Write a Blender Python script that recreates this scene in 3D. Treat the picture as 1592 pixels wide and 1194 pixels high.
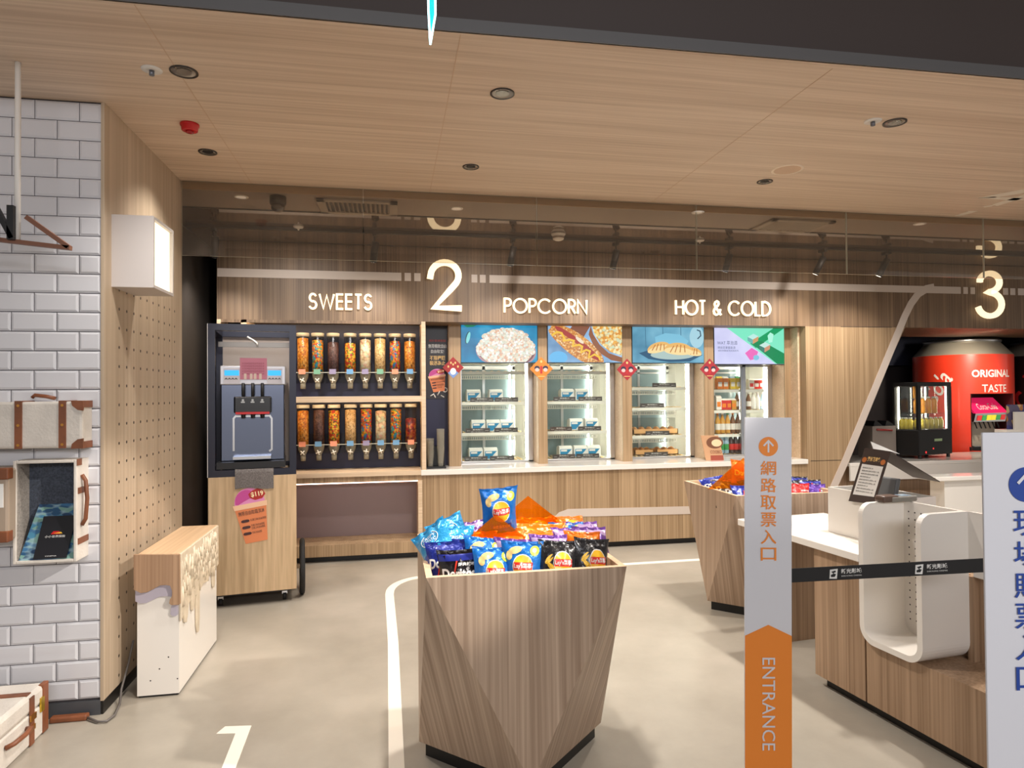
import bpy, bmesh, math, random
from mathutils import Vector, Matrix
random.seed(7)
for o in list(bpy.data.objects): bpy.data.objects.remove(o)
SC = bpy.context.scene
COL = SC.collection
PI = math.pi
# ---------------------------------------------------------------- camera
FPX, YAW, PIT, ROL, EYE = 1024.456, math.radians(10.4978), math.radians(0.8361), math.radians(-0.4481), 1.62
def cam_axes():
    cy, sy = math.cos(YAW), math.sin(YAW)
    fw = Vector((sy*math.cos(PIT), cy*math.cos(PIT), math.sin(PIT)))
    rt = Vector((cy, -sy, 0)); up = rt.cross(fw)
    c, s = math.cos(ROL), math.sin(ROL)
    return c*rt+s*up, -s*rt+c*up, fw
RT, UP, FW = cam_axes()
cd = bpy.data.cameras.new('camera'); cam = bpy.data.objects.new('camera', cd); COL.objects.link(cam)
cd.sensor_fit = 'HORIZONTAL'; cd.sensor_width = 36; cd.lens = FPX/1592*36
cd.clip_start = 0.05; cd.clip_end = 100
cam.matrix_world = Matrix(((RT.x, UP.x, -FW.x, 0), (RT.y, UP.y, -FW.y, 0), (RT.z, UP.z, -FW.z, EYE), (0, 0, 0, 1)))
SC.camera = cam
# ---------------------------------------------------------------- colour, world, lights
SC.view_settings.view_transform = 'Standard'; SC.view_settings.look = 'None'
SC.view_settings.exposure = 0.12; SC.view_settings.gamma = 1.0; SC.view_settings.use_curve_mapping = False
cy = SC.cycles
cy.max_bounces = 8; cy.diffuse_bounces = 4; cy.glossy_bounces = 4; cy.transparent_max_bounces = 24; cy.transmission_bounces = 6
cy.caustics_reflective = False; cy.caustics_refractive = False; cy.sample_clamp_indirect = 4.0; cy.use_denoising = True
W = bpy.data.worlds.new('hall'); SC.world = W; W.use_nodes = True
bg = W.node_tree.nodes['Background']; bg.inputs[0].default_value = (1.0, 0.93, 0.86, 1); bg.inputs[1].default_value = 0.52
def lamp(name, kind, loc, energy, color=(1, .86, .68), target=None, **kw):
    l = bpy.data.lights.new(name, kind); l.energy = energy; l.color = color
    for k, v in kw.items(): setattr(l, k, v)
    o = bpy.data.objects.new(name, l); COL.objects.link(o); o.location = loc
    t = Vector(target) if target else Vector(loc)+Vector((0, 0, -1))
    o.rotation_euler = (t-Vector(loc)).to_track_quat('-Z', 'Y').to_euler()
    return o
DOWN = [(-.942, 3.28), (.568, 3.27), (2.82, 3.26), (4.9, 3.26)]
WARM = (1, .95, .885)
for x, y in DOWN: lamp('downlight_beam', 'SPOT', (x, y, 3.12), 200 if x > 0 else 100, WARM, spot_size=math.radians(118), spot_blend=.9, shadow_soft_size=.06)
for x, y in ((-1.109, 4.36), (.54, 4.365), (2.676, 4.334), (4.9, 4.34)): lamp('downlight_beam', 'SPOT', (x, y, 3.12), 225 if x > 0 else 55, WARM, spot_size=math.radians(118), spot_blend=.9, shadow_soft_size=.06)
# fill light added out of view in the hall behind the viewer
lamp('atrium_fill', 'AREA', (.8, -3.5, 3.2), 160, (.95, .96, 1), (1.2, 3.5, 1.2), shape='RECTANGLE', size=5, size_y=.7)
lamp('queue_spot', 'SPOT', (3.4, .8, 3.6), 1000, (1, .93, .85), (-1.32, 3.75, .3), spot_size=math.radians(20), spot_blend=.3, shadow_soft_size=.06)
for x in (-.95, .95, 2.6, 4.4): lamp('inner_downlight_beam', 'SPOT', (x, 5.25, 3.07), 120, WARM, (x, 6.5, 1.2), spot_size=math.radians(125), spot_blend=1.0, shadow_soft_size=.06)
lamp('niche_lamp', 'SPOT', (7.3, 6.75, 2.30), 95, (1, .9, .75), (7.3, 7.9, 1.3), spot_size=math.radians(120), spot_blend=.8, shadow_soft_size=.08)
# ---------------------------------------------------------------- geometry from the picture
def ray(x, y): return RT*((x-796)/FPX) - UP*((y-597)/FPX) + FW
E0 = Vector((0, 0, EYE))
def onp(p0, n, x, y):
    d = ray(x, y); n = Vector(n); t = (Vector(p0)-E0).dot(n)/d.dot(n); return E0+d*t
def wy(x, y, Y): return onp((0, Y, 0), (0, 1, 0), x, y)
def wz(x, y, Z=0): return onp((0, 0, Z), (0, 0, 1), x, y)
def wx(x, y, X): return onp((X, 0, 0), (1, 0, 0), x, y)
# ---------------------------------------------------------------- materials
def lin(c):
    c = c/255.0
    return c/12.92 if c <= .04045 else ((c+.055)/1.055)**2.4
def rgb(c): return (lin(c[0]), lin(c[1]), lin(c[2]), 1)
MATS = {}
def mat(name, c, rough=.5, metal=0, emit=0, coat=0, spec=.5, bump=0, bscale=60, ecol=None, var=0, vscale=8):
    if name in MATS: return MATS[name]
    m = bpy.data.materials.new(name); m.use_nodes = True; nt = m.node_tree; b = nt.nodes['Principled BSDF']
    b.inputs['Base Color'].default_value = rgb(c); b.inputs['Roughness'].default_value = rough; b.inputs['Metallic'].default_value = metal
    b.inputs['Coat Weight'].default_value = coat; b.inputs['Specular IOR Level'].default_value = spec
    if emit:
        b.inputs['Emission Color'].default_value = rgb(ecol or c); b.inputs['Emission Strength'].default_value = emit
    if bump or var:
        tc = nt.nodes.new('ShaderNodeTexCoord'); n = nt.nodes.new('ShaderNodeTexNoise'); nt.links.new(tc.outputs['Object'], n.inputs['Vector'])
        n.inputs['Scale'].default_value = bscale; n.inputs['Detail'].default_value = 4
        if bump:
            bp = nt.nodes.new('ShaderNodeBump'); bp.inputs['Strength'].default_value = bump; bp.inputs['Distance'].default_value = .01
            nt.links.new(n.outputs['Fac'], bp.inputs['Height']); nt.links.new(bp.outputs['Normal'], b.inputs['Normal'])
        if var:
            n2 = nt.nodes.new('ShaderNodeTexNoise'); nt.links.new(tc.outputs['Object'], n2.inputs['Vector']); n2.inputs['Scale'].default_value = vscale; n2.inputs['Detail'].default_value = 5
            r = nt.nodes.new('ShaderNodeValToRGB'); r.color_ramp.elements[0].position = .3; r.color_ramp.elements[1].position = .7
            r.color_ramp.elements[0].color = rgb([max(0, k*(1-var)) for k in c]); r.color_ramp.elements[1].color = rgb([min(255, k*(1+var)) for k in c])
            nt.links.new(n2.outputs['Fac'], r.inputs['Fac']); nt.links.new(r.outputs['Color'], b.inputs['Base Color'])
    MATS[name] = m; return m
def wood(name, c1, c2, axis='Z', fine=70, rough=.45, long=1.0, bands=6, coord='Object'):
    if name in MATS: return MATS[name]
    m = bpy.data.materials.new(name); m.use_nodes = True; nt = m.node_tree; b = nt.nodes['Principled BSDF']; b.inputs['Roughness'].default_value = rough
    tc = nt.nodes.new('ShaderNodeTexCoord'); outs = []
    for sc, lo, det in ((fine, long, 3), (bands, long*.25, 2)):
        mp = nt.nodes.new('ShaderNodeMapping'); nt.links.new(tc.outputs[coord], mp.inputs['Vector'])
        s = [sc, sc, sc]; s['XYZ'.index(axis)] = lo; mp.inputs['Scale'].default_value = s
        n = nt.nodes.new('ShaderNodeTexNoise'); nt.links.new(mp.outputs['Vector'], n.inputs['Vector']); n.inputs['Scale'].default_value = 1; n.inputs['Detail'].default_value = det
        outs.append(n.outputs['Fac'])
    a = nt.nodes.new('ShaderNodeMath'); a.operation = 'MULTIPLY_ADD'; nt.links.new(outs[0], a.inputs[0]); a.inputs[1].default_value = .62
    k = nt.nodes.new('ShaderNodeMath'); k.operation = 'MULTIPLY'; nt.links.new(outs[1], k.inputs[0]); k.inputs[1].default_value = .38
    nt.links.new(k.outputs[0], a.inputs[2])
    r = nt.nodes.new('ShaderNodeValToRGB'); nt.links.new(a.outputs[0], r.inputs['Fac'])
    r.color_ramp.elements[0].position = .36; r.color_ramp.elements[1].position = .64
    r.color_ramp.elements[0].color = rgb(c1); r.color_ramp.elements[1].color = rgb(c2)
    nt.links.new(r.outputs['Color'], b.inputs['Base Color'])
    MATS[name] = m; return m
def clear(name, tint=(255, 255, 255), refl=1.0, rough=.02, body=0.0, bcol=(255, 255, 255)):
    """thin clear sheet: see-through, mirror-like by angle, a little body colour"""
    if name in MATS: return MATS[name]
    m = bpy.data.materials.new(name); m.use_nodes = True; nt = m.node_tree
    for n in list(nt.nodes): nt.nodes.remove(n)
    out = nt.nodes.new('ShaderNodeOutputMaterial'); t = nt.nodes.new('ShaderNodeBsdfTransparent'); t.inputs[0].default_value = rgb(tint)
    g = nt.nodes.new('ShaderNodeBsdfGlossy'); g.inputs['Roughness'].default_value = rough
    f = nt.nodes.new('ShaderNodeFresnel'); ge = nt.nodes.new('ShaderNodeNewGeometry'); io = nt.nodes.new('ShaderNodeMath'); io.operation = 'MULTIPLY_ADD'   # same reflection from both sides
    nt.links.new(ge.outputs['Backfacing'], io.inputs[0]); io.inputs[1].default_value = 1/1.45-1.45; io.inputs[2].default_value = 1.45; nt.links.new(io.outputs[0], f.inputs[0])
    mu = nt.nodes.new('ShaderNodeMath'); mu.operation = 'MULTIPLY'; mu.inputs[1].default_value = refl; nt.links.new(f.outputs[0], mu.inputs[0])
    src = t.outputs[0]
    if body:
        d = nt.nodes.new('ShaderNodeBsdfDiffuse'); d.inputs[0].default_value = rgb(bcol)
        mb = nt.nodes.new('ShaderNodeMixShader'); mb.inputs[0].default_value = body; nt.links.new(src, mb.inputs[1]); nt.links.new(d.outputs[0], mb.inputs[2]); src = mb.outputs[0]
    mx = nt.nodes.new('ShaderNodeMixShader'); nt.links.new(mu.outputs[0], mx.inputs[0]); nt.links.new(src, mx.inputs[1]); nt.links.new(g.outputs[0], mx.inputs[2])
    nt.links.new(mx.outputs[0], out.inputs[0]); MATS[name] = m; return m
def cells(name, cols, scale, rough=.4, emit=0, gap=(40, 25, 15), bump=.6, stretch=(1, 1, 1)):
    """granules of several colours"""
    if name in MATS: return MATS[name]
    m = bpy.data.materials.new(name); m.use_nodes = True; nt = m.node_tree; b = nt.nodes['Principled BSDF']; b.inputs['Roughness'].default_value = rough
    tc = nt.nodes.new('ShaderNodeTexCoord'); mp = nt.nodes.new('ShaderNodeMapping'); nt.links.new(tc.outputs['Object'], mp.inputs['Vector']); mp.inputs['Scale'].default_value = stretch
    v = nt.nodes.new('ShaderNodeTexVoronoi'); v.inputs['Scale'].default_value = scale; nt.links.new(mp.outputs['Vector'], v.inputs['Vector'])
    sp = nt.nodes.new('ShaderNodeSeparateColor'); nt.links.new(v.outputs['Color'], sp.inputs[0])
    r = nt.nodes.new('ShaderNodeValToRGB'); r.color_ramp.interpolation = 'CONSTANT'
    el = r.color_ramp.elements
    while len(el) > 1: el.remove(el[-1])
    el[0].position = 0; el[0].color = rgb(cols[0])
    for i, c in enumerate(cols[1:], 1):
        e = el.new(i/len(cols)); e.color = rgb(c)
    nt.links.new(sp.outputs[0], r.inputs['Fac'])
    r2 = nt.nodes.new('ShaderNodeValToRGB'); r2.color_ramp.elements[0].position = .55; r2.color_ramp.elements[1].position = .95
    r2.color_ramp.elements[0].color = (0, 0, 0, 1); r2.color_ramp.elements[1].color = (1, 1, 1, 1); nt.links.new(v.outputs['Distance'], r2.inputs['Fac'])
    mx = nt.nodes.new('ShaderNodeMix'); mx.data_type = 'RGBA'; nt.links.new(r2.outputs['Color'], mx.inputs[0]); nt.links.new(r.outputs['Color'], mx.inputs[6]); mx.inputs[7].default_value = rgb(gap)
    nt.links.new(mx.outputs[2], b.inputs['Base Color'])
    if emit: nt.links.remove(b.inputs['Base Color'].links[0]); b.inputs['Base Color'].default_value = (.01, .01, .01, 1); nt.links.new(mx.outputs[2], b.inputs['Emission Color']); b.inputs['Emission Strength'].default_value = emit
    elif bump:
        bp = nt.nodes.new('ShaderNodeBump'); bp.invert = True; bp.inputs['Strength'].default_value = bump; bp.inputs['Distance'].default_value = .006
        nt.links.new(v.outputs['Distance'], bp.inputs['Height']); nt.links.new(bp.outputs['Normal'], b.inputs['Normal'])
    MATS[name] = m; return m
# ---------------------------------------------------------------- mesh builder
class MB:
    def __init__(s): s.v = []; s.f = []; s.mi = []; s.cur = 0; s.sm = []; s.smooth = False
    def face(s, idx): s.f.append(tuple(idx)); s.mi.append(s.cur); s.sm.append(s.smooth)
    def add(s, vs, fs):
        o = len(s.v); s.v += [Vector(p) for p in vs]
        for f in fs: s.face([o+i for i in f])
        return s
    def box(s, x0, x1, y0, y1, z0, z1):
        x0, x1 = min(x0, x1), max(x0, x1); y0, y1 = min(y0, y1), max(y0, y1); z0, z1 = min(z0, z1), max(z0, z1)
        return s.add([(x0, y0, z0), (x1, y0, z0), (x1, y1, z0), (x0, y1, z0), (x0, y0, z1), (x1, y0, z1), (x1, y1, z1), (x0, y1, z1)],
                     [(0, 3, 2, 1), (4, 5, 6, 7), (0, 1, 5, 4), (1, 2, 6, 5), (2, 3, 7, 6), (3, 0, 4, 7)])
    def extr(s, pts, d):
        """closed polygon of 3D points pushed along vector d"""
        n = len(pts); d = Vector(d); a = [Vector(p) for p in pts]; b = [p+d for p in a]
        nrm = Vector((0, 0, 0))
        for i in range(n): nrm += a[i].cross(a[(i+1) % n])
        if nrm.dot(d) > 0: a.reverse(); b.reverse()
        return s.add(a+b, [tuple(range(n)), tuple(range(2*n-1, n-1, -1))]+[(i, i+n, (i+1) % n+n, (i+1) % n) for i in range(n)])
    def prism_y(s, poly, y0, y1): return s.extr([(p[0], y0, p[1]) for p in poly], (0, y1-y0, 0))
    def prism_x(s, poly, x0, x1): return s.extr([(x0, p[0], p[1]) for p in poly], (x1-x0, 0, 0))
    def prism_z(s, poly, z0, z1): return s.extr([(p[0], p[1], z0) for p in poly], (0, 0, z1-z0))
    def lathe(s, prof, c=(0, 0, 0), n=20, axis='Z', smooth=True, cap=True):
        c = Vector(c); k = len(prof); vs = []
        def pl(r, h, a):
            u, w = r*math.cos(a), r*math.sin(a)
            return Vector((u, w, h)) if axis == 'Z' else Vector((h, u, w)) if axis == 'X' else Vector((w, h, u))
        for r, h in prof:
            for i in range(n): vs.append(c+pl(r, h, 2*PI*i/n))
        up = prof[-1][1] >= prof[0][1]
        o = len(s.v); s.v += vs; sm0 = s.smooth; s.smooth = smooth
        for j in range(k-1):
            for i in range(n):
                i2 = (i+1) % n; q = (o+j*n+i, o+j*n+i2, o+(j+1)*n+i2, o+(j+1)*n+i)
                s.face(q if up else q[::-1])
        s.smooth = False
        if cap:
            b = [o+i for i in range(n)]; t = [o+(k-1)*n+i for i in range(n)]
            if prof[0][0] > 1e-5: s.face(b[::-1] if up else b)
            if prof[-1][0] > 1e-5: s.face(t if up else t[::-1])
        s.smooth = sm0; return s
    def cyl(s, c, r, h, axis='Z', n=20): return s.lathe([(r, 0), (r, h)], c, n, axis)
    def tube(s, pts, r, n=8, closed=False):
        pts = [Vector(p) for p in pts]; m = len(pts); o = len(s.v); ref = None
        for i, p in enumerate(pts):
            a = pts[(i-1) % m] if (closed or i) else p; b = pts[(i+1) % m] if (closed or i < m-1) else p
            t = (b-a).normalized()
            if ref is None: ref = t.orthogonal().normalized()
            ref = (ref-t*ref.dot(t)).normalized(); bi = t.cross(ref); rr = r[i] if isinstance(r, (list, tuple)) else r
            for j in range(n):
                an = 2*PI*j/n; s.v.append(p+ref*(rr*math.cos(an))+bi*(rr*math.sin(an)))
        sm0 = s.smooth; s.smooth = True
        for i in range(m if closed else m-1):
            for j in range(n):
                i2 = (i+1) % m; j2 = (j+1) % n; s.face((o+i*n+j, o+i*n+j2, o+i2*n+j2, o+i2*n+j))
        s.smooth = False
        if not closed:
            s.face([o+j for j in range(n)][::-1]); s.face([o+(m-1)*n+j for j in range(n)])
        s.smooth = sm0; return s
    def ribbon(s, pts, w, O=(0, 0, 0), u=(1, 0, 0), v=(0, 0, 1), t=.004, closed=False):
        """flat band of width w along a 2D path, standing off the plane by t towards u x v"""
        P = [Vector(p).to_2d() if len(p) > 2 else Vector(p) for p in pts]; m = len(P); O, u, v = Vector(O), Vector(u), Vector(v); nn = u.cross(v)
        L, R = [], []
        for i, p in enumerate(P):
            d0 = (p-P[i-1]).normalized() if (closed or i) else None
            d1 = (P[(i+1) % m]-p).normalized() if (closed or i < m-1) else None
            d0 = d0 or d1; d1 = d1 or d0
            n0, n1 = Vector((-d0.y, d0.x)), Vector((-d1.y, d1.x)); nm = n0+n1
            nm = n0 if nm.length < .2 else nm.normalized(); k = w/2/max(.72, nm.dot(n0))
            L.append(p+nm*k); R.append(p-nm*k)
        mp = lambda q, h: O+u*q.x+v*q.y+nn*h
        o = len(s.v)
        for i in range(m): s.v += [mp(L[i], t), mp(R[i], t), mp(L[i], 0), mp(R[i], 0)]
        for i in range(m if closed else m-1):
            a, b = o+4*i, o+4*((i+1) % m)
            s.face((a, a+1, b+1, b)); s.face((a+2, b+2, b+3, a+3)); s.face((a, b, b+2, a+2)); s.face((a+1, a+3, b+3, b+1))
        if not closed:
            s.face((o, o+2, o+3, o+1)); e = o+4*(m-1); s.face((e, e+1, e+3, e+2))
        return s
    def disc(s, c, u, v, ru, rv, n=28, t=0):
        c, u, v = Vector(c), Vector(u), Vector(v); pts = [c+u*(ru*math.cos(2*PI*i/n))+v*(rv*math.sin(2*PI*i/n)) for i in range(n)]
        if t: return s.extr(pts, u.cross(v)*t)
        return s.add(pts, [tuple(range(n))])
    def build(s, name, m, parent=None, local=False, bevel=0, loc=None, seg=2, uv=False):
        me = bpy.data.meshes.new(name)
        off = Vector((0, 0, 0)); p = parent
        if parent and not local:
            while p: off += p.location; p = p.parent
        if loc is not None: off = Vector(loc)
        me.from_pydata([x-off for x in s.v], [], s.f)
        for k in (m if isinstance(m, (list, tuple)) else [m]): me.materials.append(k)
        me.polygons.foreach_set('material_index', s.mi); me.polygons.foreach_set('use_smooth', s.sm); me.update()
        if uv:
            L = me.uv_layers.new(name='grain'); co = [v.co for v in me.vertices]
            for p in me.polygons:
                n = p.normal; uu = ZA.cross(n); uu = uu.normalized() if uu.length > .05 else XA; vv = n.cross(uu)
                for li in p.loop_indices: c = co[me.loops[li].vertex_index]; L.data[li].uv = (c.dot(uu)+n.x*1.7, c.dot(vv))
        o = bpy.data.objects.new(name, me); COL.objects.link(o)
        if parent: o.parent = parent
        if loc is not None: o.location = loc
        if bevel:
            b = o.modifiers.new('bevel', 'BEVEL'); b.width = bevel; b.segments = seg; b.limit_method = 'ANGLE'; b.angle_limit = math.radians(40)
        return o
def tag(o, label, cat, group=None, kind=None):
    if label: o['label'] = label
    if cat: o['category'] = cat
    if group: o['group'] = group
    if kind: o['kind'] = kind
    return o
def thing(name, label, cat, loc=(0, 0, 0), group=None, rz=0):
    o = bpy.data.objects.new(name, None); COL.objects.link(o); o.location = loc; o.rotation_euler = (0, 0, rz); o.empty_display_size = .05
    return tag(o, label, cat, group)
def struct(o): o['kind'] = 'structure'; return o
def copy_tree(o, parent=None):
    c = o.copy(); COL.objects.link(c)
    if parent: c.parent = parent
    for ch in list(o.children): copy_tree(ch, c)
    return c
def text_mesh(body, w=None, h=None, ext=.001, bold=0, shear=0, line=1.0, align='LEFT'):
    c = bpy.data.curves.new('t', 'FONT'); c.body = body; c.size = 1; c.offset = bold; c.shear = shear; c.space_line = line; c.align_x = align; c.resolution_u = 3
    o = bpy.data.objects.new('t', c); COL.objects.link(o)
    me = bpy.data.meshes.new_from_object(o.evaluated_get(bpy.context.evaluated_depsgraph_get()))
    vs = [v.co.copy() for v in me.vertices]; fs = [tuple(p.vertices) for p in me.polygons]
    bpy.data.objects.remove(o); bpy.data.curves.remove(c); bpy.data.meshes.remove(me)
    x0 = min(v.x for v in vs); x1 = max(v.x for v in vs); y0 = min(v.y for v in vs); y1 = max(v.y for v in vs)
    sx = w/(x1-x0) if w else None; sy = h/(y1-y0) if h else None; sx = sx or sy; sy = sy or sx
    return [((v.x-x0)*sx, (v.y-y0)*sy) for v in vs], fs, (x1-x0)*sx, (y1-y0)*sy
def text_on(mb, body, O, u, v, w=None, h=None, t=.0015, **kw):
    """lettering laid on a plane: O lower left corner, u to the right, v upwards"""
    vs, fs, ww, hh = text_mesh(body, w, h, **kw); O, u, v = Vector(O), Vector(u).normalized(), Vector(v).normalized(); n = u.cross(v)
    mb.add([O+u*a+v*b+n*t for a, b in vs], fs); return ww, hh
XA, YA, ZA = Vector((1, 0, 0)), Vector((0, 1, 0)), Vector((0, 0, 1))
def arc(cx, cy_, rx, ry, a0, a1, n=14): return [(cx+rx*math.cos(math.radians(a0+(a1-a0)*i/n)), cy_+ry*math.sin(math.radians(a0+(a1-a0)*i/n))) for i in range(n+1)]
GL = {
 'S': (.52, [arc(.26, .745, .22, .255, 25, 262, 14)+arc(.25, .255, .24, .255, 82, -160, 14)]), 'W': (1.0, [[(0, 1), (.26, 0), (.5, .93), (.74, 0), (1, 1)]]),
 'E': (.44, [[(.44, 1), (0, 1), (0, 0), (.44, 0)], [(0, .52), (.42, .52)]]), 'T': (.46, [[(0, 1), (.46, 1)], [(.23, 1), (.23, 0)]]),
 'P': (.48, [[(0, 0), (0, 1)]+arc(.22, .74, .26, .26, 90, -90, 10)+[(0, .48)]]), 'O': (1.0, [arc(.5, .5, .5, .5, 0, 360, 32)]),
 'C': (.92, [arc(.5, .5, .5, .5, 42, 318, 26)]), 'R': (.5, [[(0, 0), (0, 1)]+arc(.22, .74, .26, .26, 90, -90, 10)+[(0, .48)], [(.2, .48), (.5, 0)]]),
 'N': (.68, [[(0, 0), (0, 1), (.68, 0), (.68, 1)]]), 'H': (.62, [[(0, 0), (0, 1)], [(.62, 0), (.62, 1)], [(0, .52), (.62, .52)]]),
 'L': (.4, [[(0, 1), (0, 0), (.4, 0)]]), 'D': (.7, [[(0, 0), (0, 1), (.2, 1)]+arc(.2, .5, .5, .5, 90, -90, 14)+[(0, 0)]]), ' ': (.28, []),
 '&': (.68, [[(.68, 0), (.2, .58), (.13, .78), (.2, .94), (.32, 1.0), (.44, .94), (.48, .8), (.4, .66), (.15, .47), (.05, .27), (.1, .09), (.26, 0), (.43, .06), (.56, .22), (.63, .42)]]),
}
def strokes(mb, word, O, w, h, wid, u=(1, 0, 0), v=(0, 0, 1), t=.012):
    tot = sum(GL[c][0] for c in word)+.2*(len(word)-1); k = w/tot; x = 0
    for c in word:
        for pl in GL[c][1]: mb.ribbon([((x+a)*k, b*h) for a, b in pl], wid, O, u, v, t)
        x += GL[c][0]+.2
XA, YA, ZA = Vector((1, 0, 0)), Vector((0, 1, 0)), Vector((0, 0, 1))
# ================================================================ MATERIALS
M_ceil = wood('soffit_wood', (202, 178, 154), (228, 207, 185), 'X', 60, .5, .8, 7)
M_fas = wood('fascia_wood', (92, 71, 52), (136, 110, 84), 'Z', 85, .5, .7, 14)
M_pan = wood('panel_wood', (140, 113, 82), (184, 155, 120), 'Z', 85, .45, .7, 12)
M_peg = wood('pegboard_wood', (170, 150, 126), (194, 174, 150), 'Z', 60, .5, .5, 9)
M_bin = wood('bin_wood', (144, 119, 98), (190, 165, 142), 'Y', 75, .45, .7, 16, 'UV')
M_lite = wood('light_wood', (202, 174, 142), (224, 198, 168), 'X', 60, .45, .8, 9)
M_oak = wood('cart_oak', (176, 148, 112), (212, 182, 144), 'Z', 40, .5, 2.0, 7)
M_cnt = wood('counter_wood', (136, 108, 82), (174, 144, 116), 'Z', 80, .45, .7, 10)
M_white = mat('white_laminate', (228, 222, 214), .28, coat=.2)
M_wpaint = mat('white_paint', (226, 222, 216), .5)
M_stone = mat('white_worktop', (236, 230, 222), .15, coat=.4)
M_black = mat('black_matte', (20, 20, 22), .5)
M_kick = mat('black_kick', (16, 14, 13), .4)
M_dark = mat('dark_wall', (46, 40, 36), .6)
M_navy = mat('navy_panel', (36, 37, 66), .45)
M_mauve = mat('mauve_panel', (146, 130, 132), .35)
M_steel = mat('brushed_steel', (205, 205, 205), .28, 1)
M_silver = mat('silver', (220, 220, 222), .22, 1)
M_letter = mat('lit_letter', (255, 236, 196), .4, emit=1.02, ecol=(255, 236, 198))
M_stripe = mat('stripe_white', (205, 190, 178), .5)
M_floorline = mat('floor_paint', (236, 226, 210), .5)
M_ledw = mat('led_white', (255, 250, 238), .4, emit=18, ecol=(255, 247, 228))
M_glass = clear('clear_glass', (250, 252, 250), .8)
M_curt = clear('curtain_glass', (238, 232, 224), 1.0, .02, .045, (200, 186, 170))  # faint pale body colour stands in for milky reflection on the glass
M_gedge = mat('glass_edge', (190, 188, 172), .2)
M_tube = clear('clear_acrylic', (238, 238, 236), .9, .04)
M_chrome = mat('chrome', (225, 225, 225), .1, 1)
M_red = mat('red_plastic', (190, 24, 26), .35)
M_print = mat('print_white', (232, 230, 226), .5)
M_ink = mat('ink_dark', (52, 44, 42), .5)
M_gold = mat('print_gold', (222, 186, 120), .5)
# polished concrete floor
def floor_mat():
    m = mat('polished_concrete', (170, 161, 148), .32); nt = m.node_tree; b = nt.nodes['Principled BSDF']
    tc = nt.nodes.new('ShaderNodeTexCoord')
    n = nt.nodes.new('ShaderNodeTexNoise'); n.inputs['Scale'].default_value = 1.3; n.inputs['Detail'].default_value = 7; n.inputs['Roughness'].default_value = .62; nt.links.new(tc.outputs['Object'], n.inputs['Vector'])
    r = nt.nodes.new('ShaderNodeValToRGB'); r.color_ramp.elements[0].position = .3; r.color_ramp.elements[1].position = .72
    r.color_ramp.elements[0].color = rgb((146, 138, 125)); r.color_ramp.elements[1].color = rgb((170, 161, 148)); nt.links.new(n.outputs['Fac'], r.inputs['Fac']); nt.links.new(r.outputs['Color'], b.inputs['Base Color'])
    n2 = nt.nodes.new('ShaderNodeTexNoise'); n2.inputs['Scale'].default_value = 5; n2.inputs['Detail'].default_value = 6; nt.links.new(tc.outputs['Object'], n2.inputs['Vector'])
    r2 = nt.nodes.new('ShaderNodeMapRange'); r2.inputs[3].default_value = .24; r2.inputs[4].default_value = .44; nt.links.new(n2.outputs['Fac'], r2.inputs[0]); nt.links.new(r2.outputs[0], b.inputs['Roughness'])
    bp = nt.nodes.new('ShaderNodeBump'); bp.inputs['Strength'].default_value = .05; bp.inputs['Distance'].default_value = .02; nt.links.new(n2.outputs['Fac'], bp.inputs['Height']); nt.links.new(bp.outputs['Normal'], b.inputs['Normal'])
    return m
# ================================================================ THE SETTING
YF, YC = 6.62, 6.88            # fascia face, column faces
ZS, ZI = 3.142, 3.09           # wooden soffit, glossy inner ceiling
XP, YT, YG = -1.444, 3.715, 5.0  # pegboard face, tiled face, glass curtain
struct(MB().box(-7, 11, -4, 9.2, -.1, 0).build('floor', floor_mat()))
# wooden soffit with its gently curved front edge
edge = [wz(x, y, ZS) for x, y in ((165, 0), (400, 21), (665, 42), (860, 62), (1100, 83), (1350, 103), (1592, 120))]
front = [(-7, 2.76), (-3, 2.75)]+[(p.x, 2.745-.012*max(0, i-2)) for i, p in enumerate(edge)]+[(6, 2.6), (11, 2.4)]
poly = front+[(11, YG), (-7, YG)]
struct(MB().prism_z(poly, ZS, ZS+.03).build('ceiling', M_ceil))
tr = MB()
for a, b in zip(front, front[1:]): tr.extr([(a[0], a[1]-.006, ZS), (b[0], b[1]-.006, ZS), (b[0], b[1]-.006, ZS+.055), (a[0], a[1]-.006, ZS+.055)], (0, .012, 0))
struct(tr.build('trim_1', mat('soffit_edge_metal', (96, 94, 94), .5, .2)))
M_void = mat('void_black', (64, 54, 51), .6)
struct(MB().box(-7, 11, -4, 5.0, 4.35, 4.45).build('ceiling_atrium', M_void))
rs = MB()
for a, b in zip(front, front[1:]): rs.extr([(a[0], a[1]+.08, ZS+.03), (b[0], b[1]+.08, ZS+.03), (b[0], b[1]+.08, 4.35), (a[0], a[1]+.08, 4.35)], (0, .05, 0))
struct(rs.build('wall_riser', M_void))
# seams between soffit boards
sm = MB(); sm.box(.30, .304, 2.76, YG, ZS-.0012, ZS+.001); sm.box(2.06, 2.064, 2.76, YG, ZS-.0012, ZS+.001); sm.box(-.97, -.966, 2.76, YG, ZS-.0012, ZS+.001)
struct(sm.build('trim_2', mat('seam', (206, 176, 146), .5)))
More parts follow.
